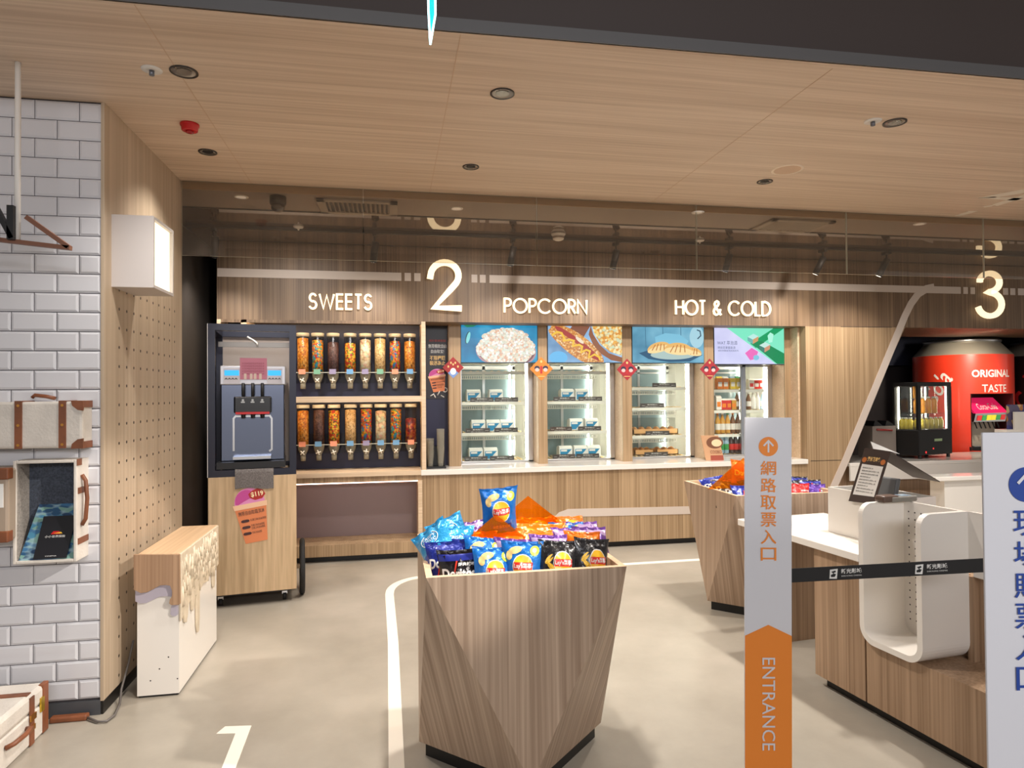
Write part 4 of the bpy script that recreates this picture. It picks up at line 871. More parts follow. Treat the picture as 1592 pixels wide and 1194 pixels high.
# pendant ornament by the tiled wall
q = wz(28, 97, ZS); Yp = q.y
t = thing('hanging_sign', 'stick-letter sign hung on a white rod before the tiled wall', 'hanging sign', (q.x, Yp, 2.4))
MB().cyl((q.x, Yp, wy(28, 375, Yp).z), .012, ZS-wy(28, 375, Yp).z, n=12).build('rod', M_wpaint, t)
def bar(mb, p0, p1, w, Y): a, b = wy(*p0, Y), wy(*p1, Y); mb.ribbon([(a.x, a.z), (b.x, b.z)], w, (0, Y+.015, 0), XA, ZA, .03)
M_stick = mat('walnut_stick', (120, 78, 58), .5)
b = MB(); bar(b, (-60, 366), (110, 386), .018, Yp); bar(b, (42, 338), (108, 385), .02, Yp); b.build('wood_bar', M_stick, t)
b = MB(); bar(b, (18, 320), (18, 373), .026, Yp-.02); bar(b, (-8, 320), (20, 371), .02, Yp-.02); bar(b, (-8, 320), (-8, 373), .026, Yp-.02); b.build('black_letter', M_black, t)
# neon sliver hanging in the hall
Yn = 2.2
t = thing('neon_ornament', 'glowing teal and white neon ornament hanging from above', 'neon light', (wy(667, 0, Yn).x, Yn, 3.1))
def npt(*ps): return [wy(x, y, Yn) for x, y in ps]
M_neon = mat('neon_white', (220, 250, 255), .3, emit=3.0, ecol=(190, 248, 255)); M_teal = mat('neon_teal', (20, 150, 150), .3, emit=.7, ecol=(30, 190, 185))
b = MB(); b.tube(npt((665, -60), (666, 15), (669, 69)), .0035, 8); b.tube(npt((669, 69), (677, 22), (676, -60)), .0035, 8); b.build('tube', M_neon, t)
P = npt((665, -60), (666, 15), (669, 66), (676, 22), (675, -60)); MB().extr([p+YA*.012 for p in P], (0, .006, 0)).build('panel', M_teal, t)
MB().cyl((wy(670, -55, Yn).x, Yn+.012, wy(670, -60, Yn).z), .004, 4.35-wy(670, -60, Yn).z, n=6).build('cord', M_black, t)
# ================================================================ ICE CREAM CART
cx0, cx1, CYF, CYB = -1.365, -.728, 5.38, 6.02
t = thing('ice_cream_cart', 'tall oak ice cream cart with dark metal frame, big wheel and cone sticker', 'cart', (-1.05, 5.7, 0))
MB().box(cx0, cx1, CYF, CYB, .10, 1.0).build('cabinet', M_oak, t, bevel=.004)
MB().box(cx0+.04, cx1-.04, CYF+.03, CYB-.03, .085, .10).build('underframe', M_black, t)
M_fr = mat('navy_steel', (38, 39, 52), .35, .3); bw = .05; z0, z1 = 1.0, 2.172
f = MB()
for Y in (CYF, CYB-bw):
    f.box(cx0, cx0+bw, Y, Y+bw, z0, z1); f.box(cx1-bw, cx1, Y, Y+bw, z0, z1); f.box(cx0+bw, cx1-bw, Y, Y+bw, z1-bw, z1); f.box(cx0+bw, cx1-bw, Y, Y+bw, z0, z0+bw)
for x in (cx0, cx1-bw):
    for z in (z0, z1-bw): f.box(x, x+bw, CYF+bw, CYB-bw, z, z+bw)
f.build('frame', M_fr, t)
MB().box(cx0-.004, cx0, CYF, CYF+.02, z0, z1).build('edge_strip', M_white, t)
q = MB(); q.box(cx0+bw, cx1-bw, CYF+.24, CYF+.27, z1-.16, z1-.12); q.box(cx0+bw, cx1-bw, CYF+.1, CYF+.13, z1-.045, z1-.02); q.build('crossbar', mat('dull_steel', (120, 114, 108), .35, .8), t)
MB().box(cx0+bw, cx1-bw, CYB-.03, CYB-.02, z0+.05, z1-.05).build('back_board', mat('cart_back_grey', (150, 138, 130), .5), t)
MB().box(cx0+.02, cx1-.02, CYF+.052, CYB-.05, 1.0, 1.012).build('deck', M_lite, t)
cone_sticker(stick_px(391, 800, 50, 43, 10), CYF, t, 'cone_sticker')
for x, y in ((cx0+.08, CYF+.09), (cx1-.09, CYF+.09), (cx0+.08, CYB-.09), (cx1-.09, CYB-.09)):
    c = MB().box(x-.02, x+.02, y-.012, y+.028, .05, .085).build('caster', M_steel, t)
    MB().cyl((x-.014, y+.006, .032), .032, .028, 'X', 18).build('caster_wheel', M_black, c)
wy_ = 5.62; wr = .205; wxx = cx1+.045
w = MB(); w.tube([(wxx, wy_+wr*math.cos(a), wr+.012+wr*math.sin(a)) for a in [2*PI*i/40 for i in range(40)]], .021, 8, True)
w = w.build('big_wheel', mat('tyre', (26, 25, 25), .7, bump=.6, bscale=120), t)
MB().tube([(wxx, wy_+(wr-.03)*math.cos(a), wr+.012+(wr-.03)*math.sin(a)) for a in [2*PI*i/40 for i in range(40)]], .009, 6, True).build('rim', M_steel, w)
q = MB(); q.cyl((cx1+.001, wy_, wr+.012), .018, .07, 'X', 12)
for i in range(20):
    a = 2*PI*i/20; q.tube([(wxx+(.012 if i % 2 else -.012), wy_, wr+.012), (wxx, wy_+(wr-.03)*math.cos(a), wr+.012+(wr-.03)*math.sin(a))], .0018, 4)
q.build('spokes', M_steel, w)
# machine
YM = 5.50
def mx(px): return wy(px, 640, YM).x
def mz(py): return wy(396, py, YM).z
mx0, mx1 = mx(347), mx(445); t = thing('ice_cream_machine', 'silver soft serve machine with three black handles inside the cart frame', 'ice cream machine', ((mx0+mx1)/2, YM, 1.012))
M_ms = mat('machine_steel', (128, 136, 158), .16, 1)
zb0 = mz(716)
MB().box(mx0, mx1, YM, YM+.42, zb0, mz(597)).build('body', M_ms, t, bevel=.008)
h = MB().box(mx(346.5), mx(446.5), YM-.02, YM+.42, mz(598), mz(569)).build('control_head', mat('machine_head', (206, 204, 208), .35, .4), t, bevel=.006)
M_lcd = mat('lcd_blue', (20, 120, 190), .3, emit=1.0, ecol=(20, 170, 235))
for a, b in ((353, 376), (419, 440)):
    p = MB().box(mx(a-1), mx(b+1), YM-.026, YM-.02, mz(596), mz(573)).build('control_panel', mat('panel_white', (224, 220, 226), .4), h)
    MB().box(mx(a+.5), mx(b-.5), YM-.029, YM-.026, mz(584), mz(576)).build('display', M_lcd, h)
    q = MB()
    for k in range(4): xx = mx(a+3+k*5); q.ribbon([(xx-.009, mz(590)), (xx, mz(588)), (xx+.009, mz(590))], .006, (0, YM-.0265, 0), XA, ZA, .001)
    q.build('button', M_ink, h)
pk = mat('pink_paper', (214, 138, 160), .6)
nt = MB().box(mx(377), mx(418), YM-.034, YM-.031, mz(590), mz(557)).build('paper_notice', pk, t)
q = MB()
for r in range(5): text_on(q, '冰淇淋機使用說明請依序', (mx(380), YM-.0345, mz(567+r*4)), XA, ZA, mx(414)-mx(380), .016, t=.0005)
q.build('lettering', mat('pink_ink', (170, 90, 110), .6), nt)
q = MB()
for a in (383, 392, 398, 406): q.box(mx(a), mx(a+4), YM-.036, YM-.034, mz(590), mz(581))
q.build('photo_strip', mat('pink_photo', (236, 214, 200), .6), nt)
mb_ = MB().box(mx(368), mx(425), YM-.075, YM, mz(642), mz(616)).build('dispensing_block', mat('block_black', (22, 22, 26), .25, coat=.5), t, bevel=.012)
MB().box(mx(371), mx(422), YM-.078, YM-.02, mz(643.5), mz(640)).build('red_seal', M_red, mb_)
for a in (382, 396.5, 411):
    x = mx(a); hd = MB().tube([(x, YM-.05, mz(620)), (x, YM-.06, mz(606)), (x, YM-.048, mz(596))], .012, 10).build('handle', M_black, t)
    q = MB(); q.cyl((x, YM-.079, mz(622)), .009, .02, 'Y', 10); q.box(x-.014, x+.014, YM-.082, YM-.075, mz(626), mz(624)); q.build('fitting', M_chrome, hd)
    MB().lathe([(.014, mz(650)), (.018, mz(642))], (x, YM-.04, 0), 12).build('nozzle', M_black, mb_)
q = MB(); q.ribbon([(mx(367), mz(700)), (mx(367), mz(650)), (mx(370), mz(646.5)), (mx(422), mz(646.5)), (mx(425), mz(651)), (mx(425), mz(699)), (mx(421), mz(702))], .014, (0, YM-.001, 0), XA, ZA, .014); q.build('splash_rim', M_steel, t)
MB().box(mx(367), mx(424), YM-.09, YM, mz(712), mz(708)).build('drip_shelf', M_steel, t)
MB().box(mx(343), mx(446), YM-.10, YM+.4, mz(726), zb0).build('base', M_black, t)
for a in (356, 435): MB().lathe([(.022, 1.0125), (.018, mz(726))], (mx(a), YM+.02, 0), 12).build('foot', M_steel, t); MB().lathe([(.022, 1.0125), (.018, mz(726))], (mx(a), YM+.35, 0), 12).build('foot', M_steel, t)
q = MB(); q.tube([wy(391, 524, 5.62), wy(399, 529, 5.6), wy(404, 533, 5.58), wy(405, 537.5, 5.58)], .008, 8); tag(q.build('hose', M_white), 'short white hose hooked on the top bar of the cart frame', 'hose')
# grey mat draped over the front edge
xm0, xm1 = wy(365, 740, 5.37).x, wy(424, 740, 5.37).x; z = .0
pr = [(5.50, 1.02), (5.40, 1.053), (5.372, 1.055), (5.366, 1.03), (5.366, .96), (5.368, .905)]
q = MB(); n = 7
for yy_, zz_ in pr:
    for i in range(n): q.v.append(Vector((xm0+(xm1-xm0)*i/(n-1), yy_-.002*math.sin(i*1.9), zz_+(.008*math.sin(i*.9) if zz_ < .92 else 0))))
for r in range(len(pr)-1):
    for i in range(n-1): q.face((r*n+i, (r+1)*n+i, (r+1)*n+i+1, r*n+i+1))
o = q.build('drip_mat', mat('grey_felt', (112, 106, 104), .9, bump=.5, bscale=220, var=.15, vscale=90), loc=((xm0+xm1)/2, 5.4, 1.05)); sd = o.modifiers.new('thick', 'SOLIDIFY'); sd.thickness = .006
tag(o, 'grey felt mat hanging over the front of the cart under the machine', 'mat')
PIV = Vector((-1.05, 5.40, 0)); RZ = Matrix.Rotation(math.radians(8), 4, 'Z')
for o in [o for o in bpy.data.objects if o.parent is None and o.name.split('.')[0] in ('ice_cream_cart', 'ice_cream_machine', 'hose', 'drip_mat')]:
    o.location = PIV+RZ@(o.location-PIV); o.rotation_euler = (0, 0, math.radians(8))
# ================================================================ DRIP CABINET
bx0, bx1, by0, by1, bzt = -1.345, -1.128, 3.86, 4.65, .768
t = thing('drip_cabinet', 'low white cabinet with dripping wood top beside the perforated wall', 'cabinet', ((bx0+bx1)/2, (by0+by1)/2, 0))
MB().box(bx0+.004, bx1-.004, by0+.006, by1, .012, bzt-.05).build('body', M_white, t)
MB().box(bx0+.01, bx1-.01, by0+.015, by1-.01, 0, .012).build('plinth', M_black, t)
MB().box(bx0, bx1+.002, by0-.004, by1+.004, bzt-.05, bzt).build('top', wood('drip_wood_top', (190, 156, 120), (216, 184, 148), 'Y', 60, .4, .8, 8), t, bevel=.002)
def fz(x, y): p = wy(x, y, by0); return (p.x, p.z)
c4 = lambda x, y: (x/3.03, 800+y/3.0304)
def end_pts(L): return [fz(*c4(*p)) for p in L]
wd = [(636, 185), (850, 185), (853, 330), (854, 414), (846, 420), (812, 420), (803, 412), (806, 395), (816, 380), (817, 355), (808, 330), (790, 326), (760, 328), (728, 346), (700, 360), (670, 364), (637, 348)]
gd = [(638, 340), (760, 320), (836, 330), (838, 470), (830, 477), (812, 477), (803, 468), (806, 440), (816, 400), (812, 386), (780, 384), (752, 386), (720, 402), (690, 416), (660, 418), (639, 408)]
MB().prism_y(end_pts(gd), by0-.004, by0+.006).build('grey_drip', mat('drip_mauve', (182, 174, 186), .3), t)
MB().prism_y(end_pts(wd), by0-.022, by0-.005).build('wood_drip', wood('drip_wood', (140, 108, 82), (176, 142, 112), 'Z', 70, .45, .6, 10), t)
# cream relief on the long side
zr = bzt-.002
drip = [(by0, .40), (by0+.05, .42), (by0+.07, .37), (by0+.10, .36), (by0+.125, .40), (by0+.14, .45), (by0+.19, .46), (by0+.205, .395), (by0+.225, .385), (by0+.25, .395), (by0+.265, .46), (by0+.29, .45), (by0+.30, .27), (by0+.32, .225), (by0+.345, .23), (by0+.355, .30), (by0+.36, .46), (by0+.44, .48), (by0+.52, .47), (by0+.60, .50), (by0+.645, .49), (by0+.655, .40), (by0+.68, .385), (by0+.70, .41), (by0+.71, .50), (by1, .51)]
M_cream = mat('cream_relief', (208, 192, 168), .35, bump=.5, bscale=22, var=.05, vscale=14)
q = MB().prism_x([(by1, zr), (by0, zr)]+drip, bx1-.003, bx1+.010); q.build('cream_drip', M_cream, t, bevel=.004)
q = MB(); rr = random.Random(3)
for i in range(150):
    y_ = by0+.02+rr.random()*(by1-by0-.04); zt_ = zr-.006-rr.random()*.19; l_ = .03+rr.random()*.09; r_ = .003+rr.random()*.005
    q.tube([(bx1+.009, y_, zt_), (bx1+.010, y_+.004, zt_-l_*.5), (bx1+.010, y_+.002, zt_-l_)], [r_*.6, r_*.8, r_*1.3], 7)
q.build('cream_ridges', M_cream, t)
q = MB(); [q.disc((bx0+.07+i*.045, by0+.0055, .09+.06*((i*7) % 3)), XA, ZA, .004, .004, 8) for i in range(4)]; q.build('scratch_marks', M_dark, t)
# ================================================================ PEGBOARD LIGHT BOX
a, b = wy(172, 333, 3.80), wy(239, 447, 3.80)
t = thing('light_box', 'white square light box glowing on its side, fixed to the perforated wall', 'light', (XP, 3.97, b.z)); lx1 = b.x; ly1 = wx(270, 360, lx1).y
q = MB(); z0_, z1_ = b.z, a.z; wl = .016
q.box(XP, lx1, 3.80, 3.80+wl, z0_, z1_); q.box(XP, lx1, ly1-wl, ly1, z0_, z1_); q.box(XP, lx1, 3.80+wl, ly1-wl, z0_, z0_+wl); q.box(XP, lx1, 3.80+wl, ly1-wl, z1_-wl, z1_); q.build('housing', mat('box_paint', (196, 188, 184), .5), t)
MB().box(lx1-.03, lx1-.018, 3.80+wl, ly1-wl, z0_+wl, z1_-wl).build('diffuser', mat('box_glow', (255, 246, 222), .4, emit=1.25, ecol=(255, 240, 205)), t)
# ================================================================ SUITCASES
M_case = mat('cream_leather', (214, 206, 196), .5, bump=.2, bscale=90, var=.05); M_lea = mat('tan_leather', (124, 72, 44), .45, var=.15); M_brass = mat('brass', (196, 140, 70), .3, .9)
def edge_case(t, x0, x1, y0, y1, z0, z1, straps, open_=False):
    if not open_: MB().box(x0, x1, y0, y1, z0, z1).build('shell', M_case, t, bevel=.012)
    for sx in straps:
        s = MB(); s.box(sx-.016, sx+.016, y0-.006, y0, z0, z1); s.box(sx-.016, sx+.016, y0-.006, y1, z1, z1+.005); s = s.build('strap', M_lea, t)
        q = MB(); [q.lathe([(.006, y0-.009), (.006, y0-.005)], (sx, 0, z0+(z1-z0)*k), 10, 'Y') for k in ()]
        for k in (.08, .5, .92): q.disc((sx, y0-.0075, z0+(z1-z0)*k), XA, ZA, .007, .007, 10)
        q.build('rivet', M_brass, s)
    q = MB()
    for xx in ((x0, x1) if straps else (x1,)):
        for zz in (z0, z1):
            sg = 1 if zz == z0 else -1; d = 1 if xx == x0 else -1
            q.extr([(xx-d*.004, y0-.004, zz-sg*.004), (xx+d*.05, y0-.004, zz-sg*.004), (xx+d*.045, y0-.004, zz+sg*.02), (xx+d*.02, y0-.004, zz+sg*.042), (xx-d*.004, y0-.004, zz+sg*.046)], (0, .012, 0))
            q.box(xx-.003, xx+.003, y0, y1-.01, zz-.004 if sg > 0 else zz-.03, zz+.03 if sg > 0 else zz+.004)
    q.build('corner_guard', M_lea, t)
# closed case on the wall
YS1 = 3.597; a, b = wy(128, 624, YS1), wy(128, 696, YS1); xl = -1.99-.15
t = thing('wall_suitcase', 'closed cream suitcase with two brown straps mounted on the tiled wall', 'suitcase', (xl+.2, YT, b.z), 'cream suitcases')
edge_case(t, xl, a.x, YS1, YT, b.z, a.z, [wy(29, 660, YS1).x, wy(97.5, 660, YS1).x])
hp = [wy(*p, YS1+.1) for p in ((50, 622), (54, 618), (72, 620), (86, 623))]; MB().tube([p+Vector((0, 0, .012)) for p in hp], .009, 8).build('handle', M_lea, t)
# open case
YO = 3.583; A, B = wy(20, 717, YO), wy(119, 873, YO); x0, x1, z1_, z0_ = A.x, B.x, A.z, B.z
t = thing('open_suitcase', 'open cream suitcase used as a wall shelf, lined in dark felt', 'suitcase', ((x0+x1)/2, YT, z0_), 'cream suitcases')
wl = .014; q = MB(); q.box(x0, x0+wl, YO, YT, z0_, z1_); q.box(x1-wl, x1, YO, YT, z0_, z1_); q.box(x0+wl, x1-wl, YO, YT, z0_, z0_+wl); q.box(x0+wl, x1-wl, YO, YT, z1_-wl, z1_); q.build('shell', M_case, t, bevel=.003)
M_felt = mat('felt_blue_grey', (66, 72, 84), .9, bump=.5, bscale=260, var=.2, vscale=120)
MB().box(x0+wl, x1-wl, YT-.02, YT-.01, z0_+wl, z1_-wl).build('lining_back', M_felt, t)
M_fg = mat('felt_grey', (150, 142, 134), .9, bump=.4, bscale=260, var=.12, vscale=120)
for a, b in ((x0+wl, x0+wl+.004), (x1-wl-.004, x1-wl)): MB().box(a, b, YO+.01, YT-.02, z0_+wl, z1_-wl).build('lining_side', M_fg, t)
MB().extr([(x0+wl+.005, YO+.012, z0_+wl), (x1-wl-.005, YO+.012, z0_+wl), (x1-wl-.005, YT-.022, z0_+.27), (x0+wl+.05, YT-.022, z0_+.27)], (0, .006, .0)).build('map_board', cells('blueprint', [(40, 84, 120), (60, 110, 150), (34, 66, 100), (70, 130, 160), (120, 160, 150)], 26, gap=(150, 180, 190), bump=0, stretch=(1, .4, 2.2)), t)
for zz in (z0_+.08, z1_-.17): MB().box(x1, x1+.004, YO+.012, YT-.01, zz, zz+.03).build('strap', M_lea, t)
MB().box(x1, x1+.003, YO, YO+.05, z1_-.03, z1_+.003).build('corner_guard', M_lea, t)
q = MB(); q.tube([(x1+.004, 3.63, z0_+.42), (x1+.02, 3.632, z0_+.39), (x1+.026, 3.635, z0_+.30), (x1+.02, 3.632, z0_+.20), (x1+.004, 3.63, z0_+.17)], .010, 8); q.build('handle', M_lea, t)
bk = [wy(*p, YO+.06) for p in ((61, 809), (103, 808), (94, 864), (53, 867))]
zl = z0_+wl+.008
def bp(fx, fz_): # point on the booklet plane
    return Vector((x0+.088+fx*.145+fz_*.018, YO+.001+fz_*.062, zl+fz_*.195))
tb = thing('booklet', 'black booklet with a small red and yellow mark leaning inside the open suitcase', 'booklet', tuple(bp(.5, 0)))
MB().extr([bp(0, 0), bp(1, 0), bp(1, 1), bp(0, 1)], (0, .008, -.004)).build('cover', mat('booklet_black', (20, 20, 26), .35), tb)
n_ = Vector((0, -.9, .45)); q = MB(); q.extr([bp(.36, .56)+n_*.001, bp(.66, .56)+n_*.001, bp(.6, .63)+n_*.001, bp(.42, .63)+n_*.001], n_*.001); q.build('red_mark', M_red, tb)
q = MB(); q.extr([bp(.44, .58)+n_*.0015, bp(.72, .57)+n_*.0015, bp(.66, .61)+n_*.0015], n_*.001); q.build('yellow_mark', mat('mark_yellow', (230, 180, 50), .5), tb)
q = MB(); u_ = (bp(1, .5)-bp(0, .5)).normalized(); v_ = (bp(0, 1)-bp(0, 0)).normalized(); text_on(q, '小小世界探險', bp(.2, .48), u_, v_, .09, .012, t=.002); text_on(q, 'CINEMA', bp(.35, .04), u_, v_, .05, .005, t=.002); q.build('lettering', M_print, tb)
# sliver case at the picture's left edge
A, B = wy(13, 729, 3.52), wy(13, 842, 3.52)
t = thing('wall_suitcase', 'tan edged suitcase on the tiled wall left of the open suitcase', 'suitcase', (A.x-.15, YT, B.z), 'cream suitcases')
MB().box(A.x-.3, A.x, 3.52, YT, B.z, A.z).build('shell', mat('case_taupe', (164, 146, 128), .5), t, bevel=.012)
for zz, s_ in ((B.z, 1), (A.z, -1)): MB().box(A.x-.06, A.x+.003, 3.512, 3.56, zz-.004*s_ if s_ > 0 else zz-.05, zz+.05 if s_ > 0 else zz+.004).build('corner_guard', M_lea, t, bevel=.006)
MB().box(A.x-.09, A.x-.02, 3.516, 3.52, (A.z+B.z)/2-.01, A.z-.07).build('paper_tag', M_print, t)
# trunk on the floor
tz = .235; c0 = wz(74, 1134, 0); tx = c0.x; ty1 = min(c0.y, YT-.015); ty0 = ty1-.62
t = thing('floor_suitcase', 'cream suitcase with brown straps lying on the floor by the tiled wall', 'suitcase', (tx-.25, (ty0+ty1)/2, 0), 'cream suitcases')
MB().box(tx-.5, tx, ty0, ty1, .004, tz*.62).build('base', M_case, t, bevel=.008); MB().box(tx-.5, tx, ty0, ty1, tz*.63, tz).build('lid', M_case, t, bevel=.018)
for yy_ in (ty1-.15, ty0+.17):
    s = MB(); s.box(tx, tx+.006, yy_-.018, yy_+.018, .004, tz-.01); s.box(tx-.5, tx-.01, yy_-.018, yy_+.018, tz, tz+.005); s = s.build('strap', M_lea, t)
    q = MB(); q.box(tx+.006, tx+.012, yy_-.024, yy_+.024, tz*.5, tz*.62); q.box(tx+.006, tx+.010, yy_-.02, yy_+.02, tz*.3, tz*.4); q.build('buckle', M_brass, s)
yc = (ty0+ty1)/2+.03; q = MB(); q.tube([(tx+.002, yc-.085, tz*.42), (tx+.03, yc-.07, tz*.46), (tx+.038, yc, tz*.47), (tx+.03, yc+.07, tz*.46), (tx+.002, yc+.085, tz*.42)], .011, 8); q.build('handle', M_lea, t)
MB().box(tx-.02, tx+.004, ty1-.05, ty1+.003, .004, tz+.003).build('corner_guard', M_lea, t, bevel=.004)
MB().box(tx, tx+.008, ty1-.075, ty1-.045, tz*.5, tz*.78).build('latch', mat('latch_gold', (206, 170, 60), .3, .8), t)
# cable and cover on the floor
a, b = wz(76, 1122, 0), wz(140, 1115, 0)
tag(MB().box(a.x+.012, b.x, a.y-.03, a.y+.012, 0, .028).build('cable_cover', M_lea, bevel=.008), 'brown cable cover on the floor at the foot of the tiled wall', 'cable cover')
cp = [Vector((b.x-.01, a.y-.012, .012))]+[wz(*p, .01) for p in ((152, 1122), (166, 1121), (178, 1112), (186, 1095))]+[Vector((XP+.02, 3.88, .05)), Vector((XP+.03, 3.95, .16)), Vector((XP+.03, 4.02, .26))]
tag(MB().tube(cp, .006, 8).build('power_cable', mat('grey_cable', (96, 90, 86), .5)), 'grey power cable running round the wall corner to the white cabinet', 'cable')
# ================================================================ SNACK BINS
BX, BY, BH, HT, HB = .545, 3.005, .905, .41, .425
def make_bin(label):
    t = thing('snack_bin', label, 'display bin', (BX, BY, 0), 'faceted snack bins')
    T = [Vector((BX+a*HT, BY+b*HT, BH)) for a, b in ((-1, -1), (1, -1), (1, 1), (-1, 1))]
    B = [Vector((BX+a*HB, BY+b*HB, .065)) for a, b in ((0, -1), (1, 0), (0, 1), (-1, 0))]
    def ring(k, z):
        T2 = [Vector((BX+a*(HT-k), BY+b*(HT-k), BH)) for a, b in ((-1, -1), (1, -1), (1, 1), (-1, 1))]; B2 = [Vector((BX+a*(HB-k), BY+b*(HB-k), .065)) for a, b in ((0, -1), (1, 0), (0, 1), (-1, 0))]
        f = (BH-z)/(BH-.065); return T2, [T2[i].lerp(B2[j], f) for i, j in ((0, 3), (0, 0), (1, 0), (1, 1), (2, 1), (2, 2), (3, 2), (3, 3))]
    q = MB(); q.add(T+B, [(4, 1, 0), (5, 2, 1), (6, 3, 2), (7, 0, 3), (4, 5, 1), (5, 6, 2), (6, 7, 3), (7, 4, 0), (7, 6, 5, 4)])
    q.build('body', M_bin, t, uv=True)
    M_rim = wood('bin_rim', (206, 168, 132), (226, 190, 154), 'X', 60, .45, .8, 9); q = MB(); k = .026; Ti, Oi = ring(k, .76)
    q.add(T+Ti+Oi, [(0, 1, 5, 4), (1, 2, 6, 5), (2, 3, 7, 6), (3, 0, 4, 7)]+[(4, 5, 10, 9), (5, 6, 12, 11), (6, 7, 14, 13), (7, 4, 8, 15), (4, 9, 8), (5, 11, 10), (6, 13, 12), (7, 15, 14)])
    q.build('rim', M_rim, t)
    q = MB(); q.add(Oi, [tuple(range(8))]); q.build('inner_board', M_bin, t, uv=True)
    q = MB(); HK = .395; q.prism_z([(BX, BY-HK), (BX+HK, BY), (BX, BY+HK), (BX-HK, BY)], 0, .066); q.build('plinth', M_kick, t)
    return t
bin1 = make_bin('faceted wooden bin heaped with snack bags, nearest to the viewer')
bin2 = copy_tree(bin1); bin2.location = (2.745, 4.59, 0); bin2['label'] = 'faceted wooden bin of snack bags behind the white entrance sign'
# ---------------------------------------------------------------- snack bags
BW, BHT, BD = .176, .235, .042
def surf(u, v, off=0.0, seed=0):
    su, sv = max(0, math.sin(PI*u)), max(0, math.sin(PI*min(1, max(0, (v-.05)/.90))))
    th = BD*(su**.62)*(sv**.6)
    w = BW*(1-.12*math.sin(PI*v)+.04*(abs(2*v-1)**4))
    x = (u-.5)*w; edge = 1-min(1, sv*1.6)
    z = v*BHT+.006*edge*(abs(2*u-1)**2)*(1 if v > .5 else -1)
    y = -th-off+.0035*math.sin(u*23+seed)*edge+.0045*math.sin(u*9+v*17+seed*2)*su*sv+.004*math.sin(u*27-v*13+seed)*su*(1-su*.5)+.005*math.sin(u*19+seed*3)*su*(1-sv)*.8+.003*math.sin(v*38+u*8+seed)*su*(1-su)
    return Vector((x, y, z))
def bag_body(m, seed, name='body'):
    nu, nv = 16, 20; q = MB(); q.smooth = True
    for s in (0, 1):
        o = len(q.v)
        for j in range(nv+1):
            for i in range(nu+1):
                p = surf(i/nu, j/nv, 0, seed)
                if s: p.y = -p.y+(.0035*math.sin(i/nu*23+seed))*0
                if s and (j in (0, nv) or i in (0, nu)): p = surf(i/nu, j/nv, 0, seed); p.y += .0012
                q.v.append(p)
        for j in range(nv):
            for i in range(nu):
                f = (o+j*(nu+1)+i, o+j*(nu+1)+i+1, o+(j+1)*(nu+1)+i+1, o+(j+1)*(nu+1)+i); q.face(f if not s else f[::-1])
    return q
def decal_disc(cu, cv, ru, rv, off, seed, rot=0, a0=0, a1=360, rings=3, n=20):
    q = MB(); q.smooth = True; c, s = math.cos(math.radians(rot)), math.sin(math.radians(rot))
    for k in range(rings+1):
        for i in range(n+1):
            a = math.radians(a0+(a1-a0)*i/n); r = k/rings; x, y = ru*r*math.cos(a), rv*r*math.sin(a)
            q.v.append(surf(cu+(x*c-y*s), cv+(x*s+y*c), off, seed))
    for k in range(rings):
        for i in range(n): q.face((k*(n+1)+i, (k+1)*(n+1)+i, (k+1)*(n+1)+i+1, k*(n+1)+i+1))
    return q
def decal_rect(u0, u1, v0, v1, off, seed, skew=0, n=10):
    q = MB(); q.smooth = True
    for j in range(n+1):
        for i in range(n+1):
            v = v0+(v1-v0)*j/n; q.v.append(surf(u0+(u1-u0)*i/n+skew*(v-v0), v, off, seed))
    for j in range(n):
        for i in range(n): a = j*(n+1)+i; q.face((a, a+1, a+n+2, a+n+1))
    return q
def decal_text(body, u0, u1, v0, v1, off, seed, **kw):
    vs, fs, w, h = text_mesh(body, 1, 1, **kw); q = MB(); q.add([surf(u0+(u1-u0)*a, v0+(v1-v0)*b, off, seed) for a, b in vs], fs); return q
def foil(name, c, rough=.28, metal=.25): return mat(name, c, rough, metal, coat=.35, bump=.6, bscale=34)
M_sun = mat('logo_sun', (246, 190, 40), .35, coat=.3); M_band = mat('logo_band', (214, 44, 36), .35, coat=.3); M_chip = mat('chip_print', (236, 200, 130), .4, coat=.3, var=.1, vscale=60)
def sun_logo(t, cu, cv, r, sd):
    decal_disc(cu, cv, r*1.07, r*.82, .0022, sd).build('logo_edge', M_print, t, True)
    decal_disc(cu, cv, r, r*.75, .003, sd).build('logo_sun', M_sun, t, True)
    decal_rect(cu-r*1.0, cu+r*1.0, cv-r*.24, cv+r*.26, .0042, sd, .12).build('logo_band', M_band, t, True)
    decal_text("Lay's樂事", cu-r*.92, cu+r*.92, cv-r*.2, cv+r*.22, .0056, sd, bold=.02).build('lettering', M_print, t, True)
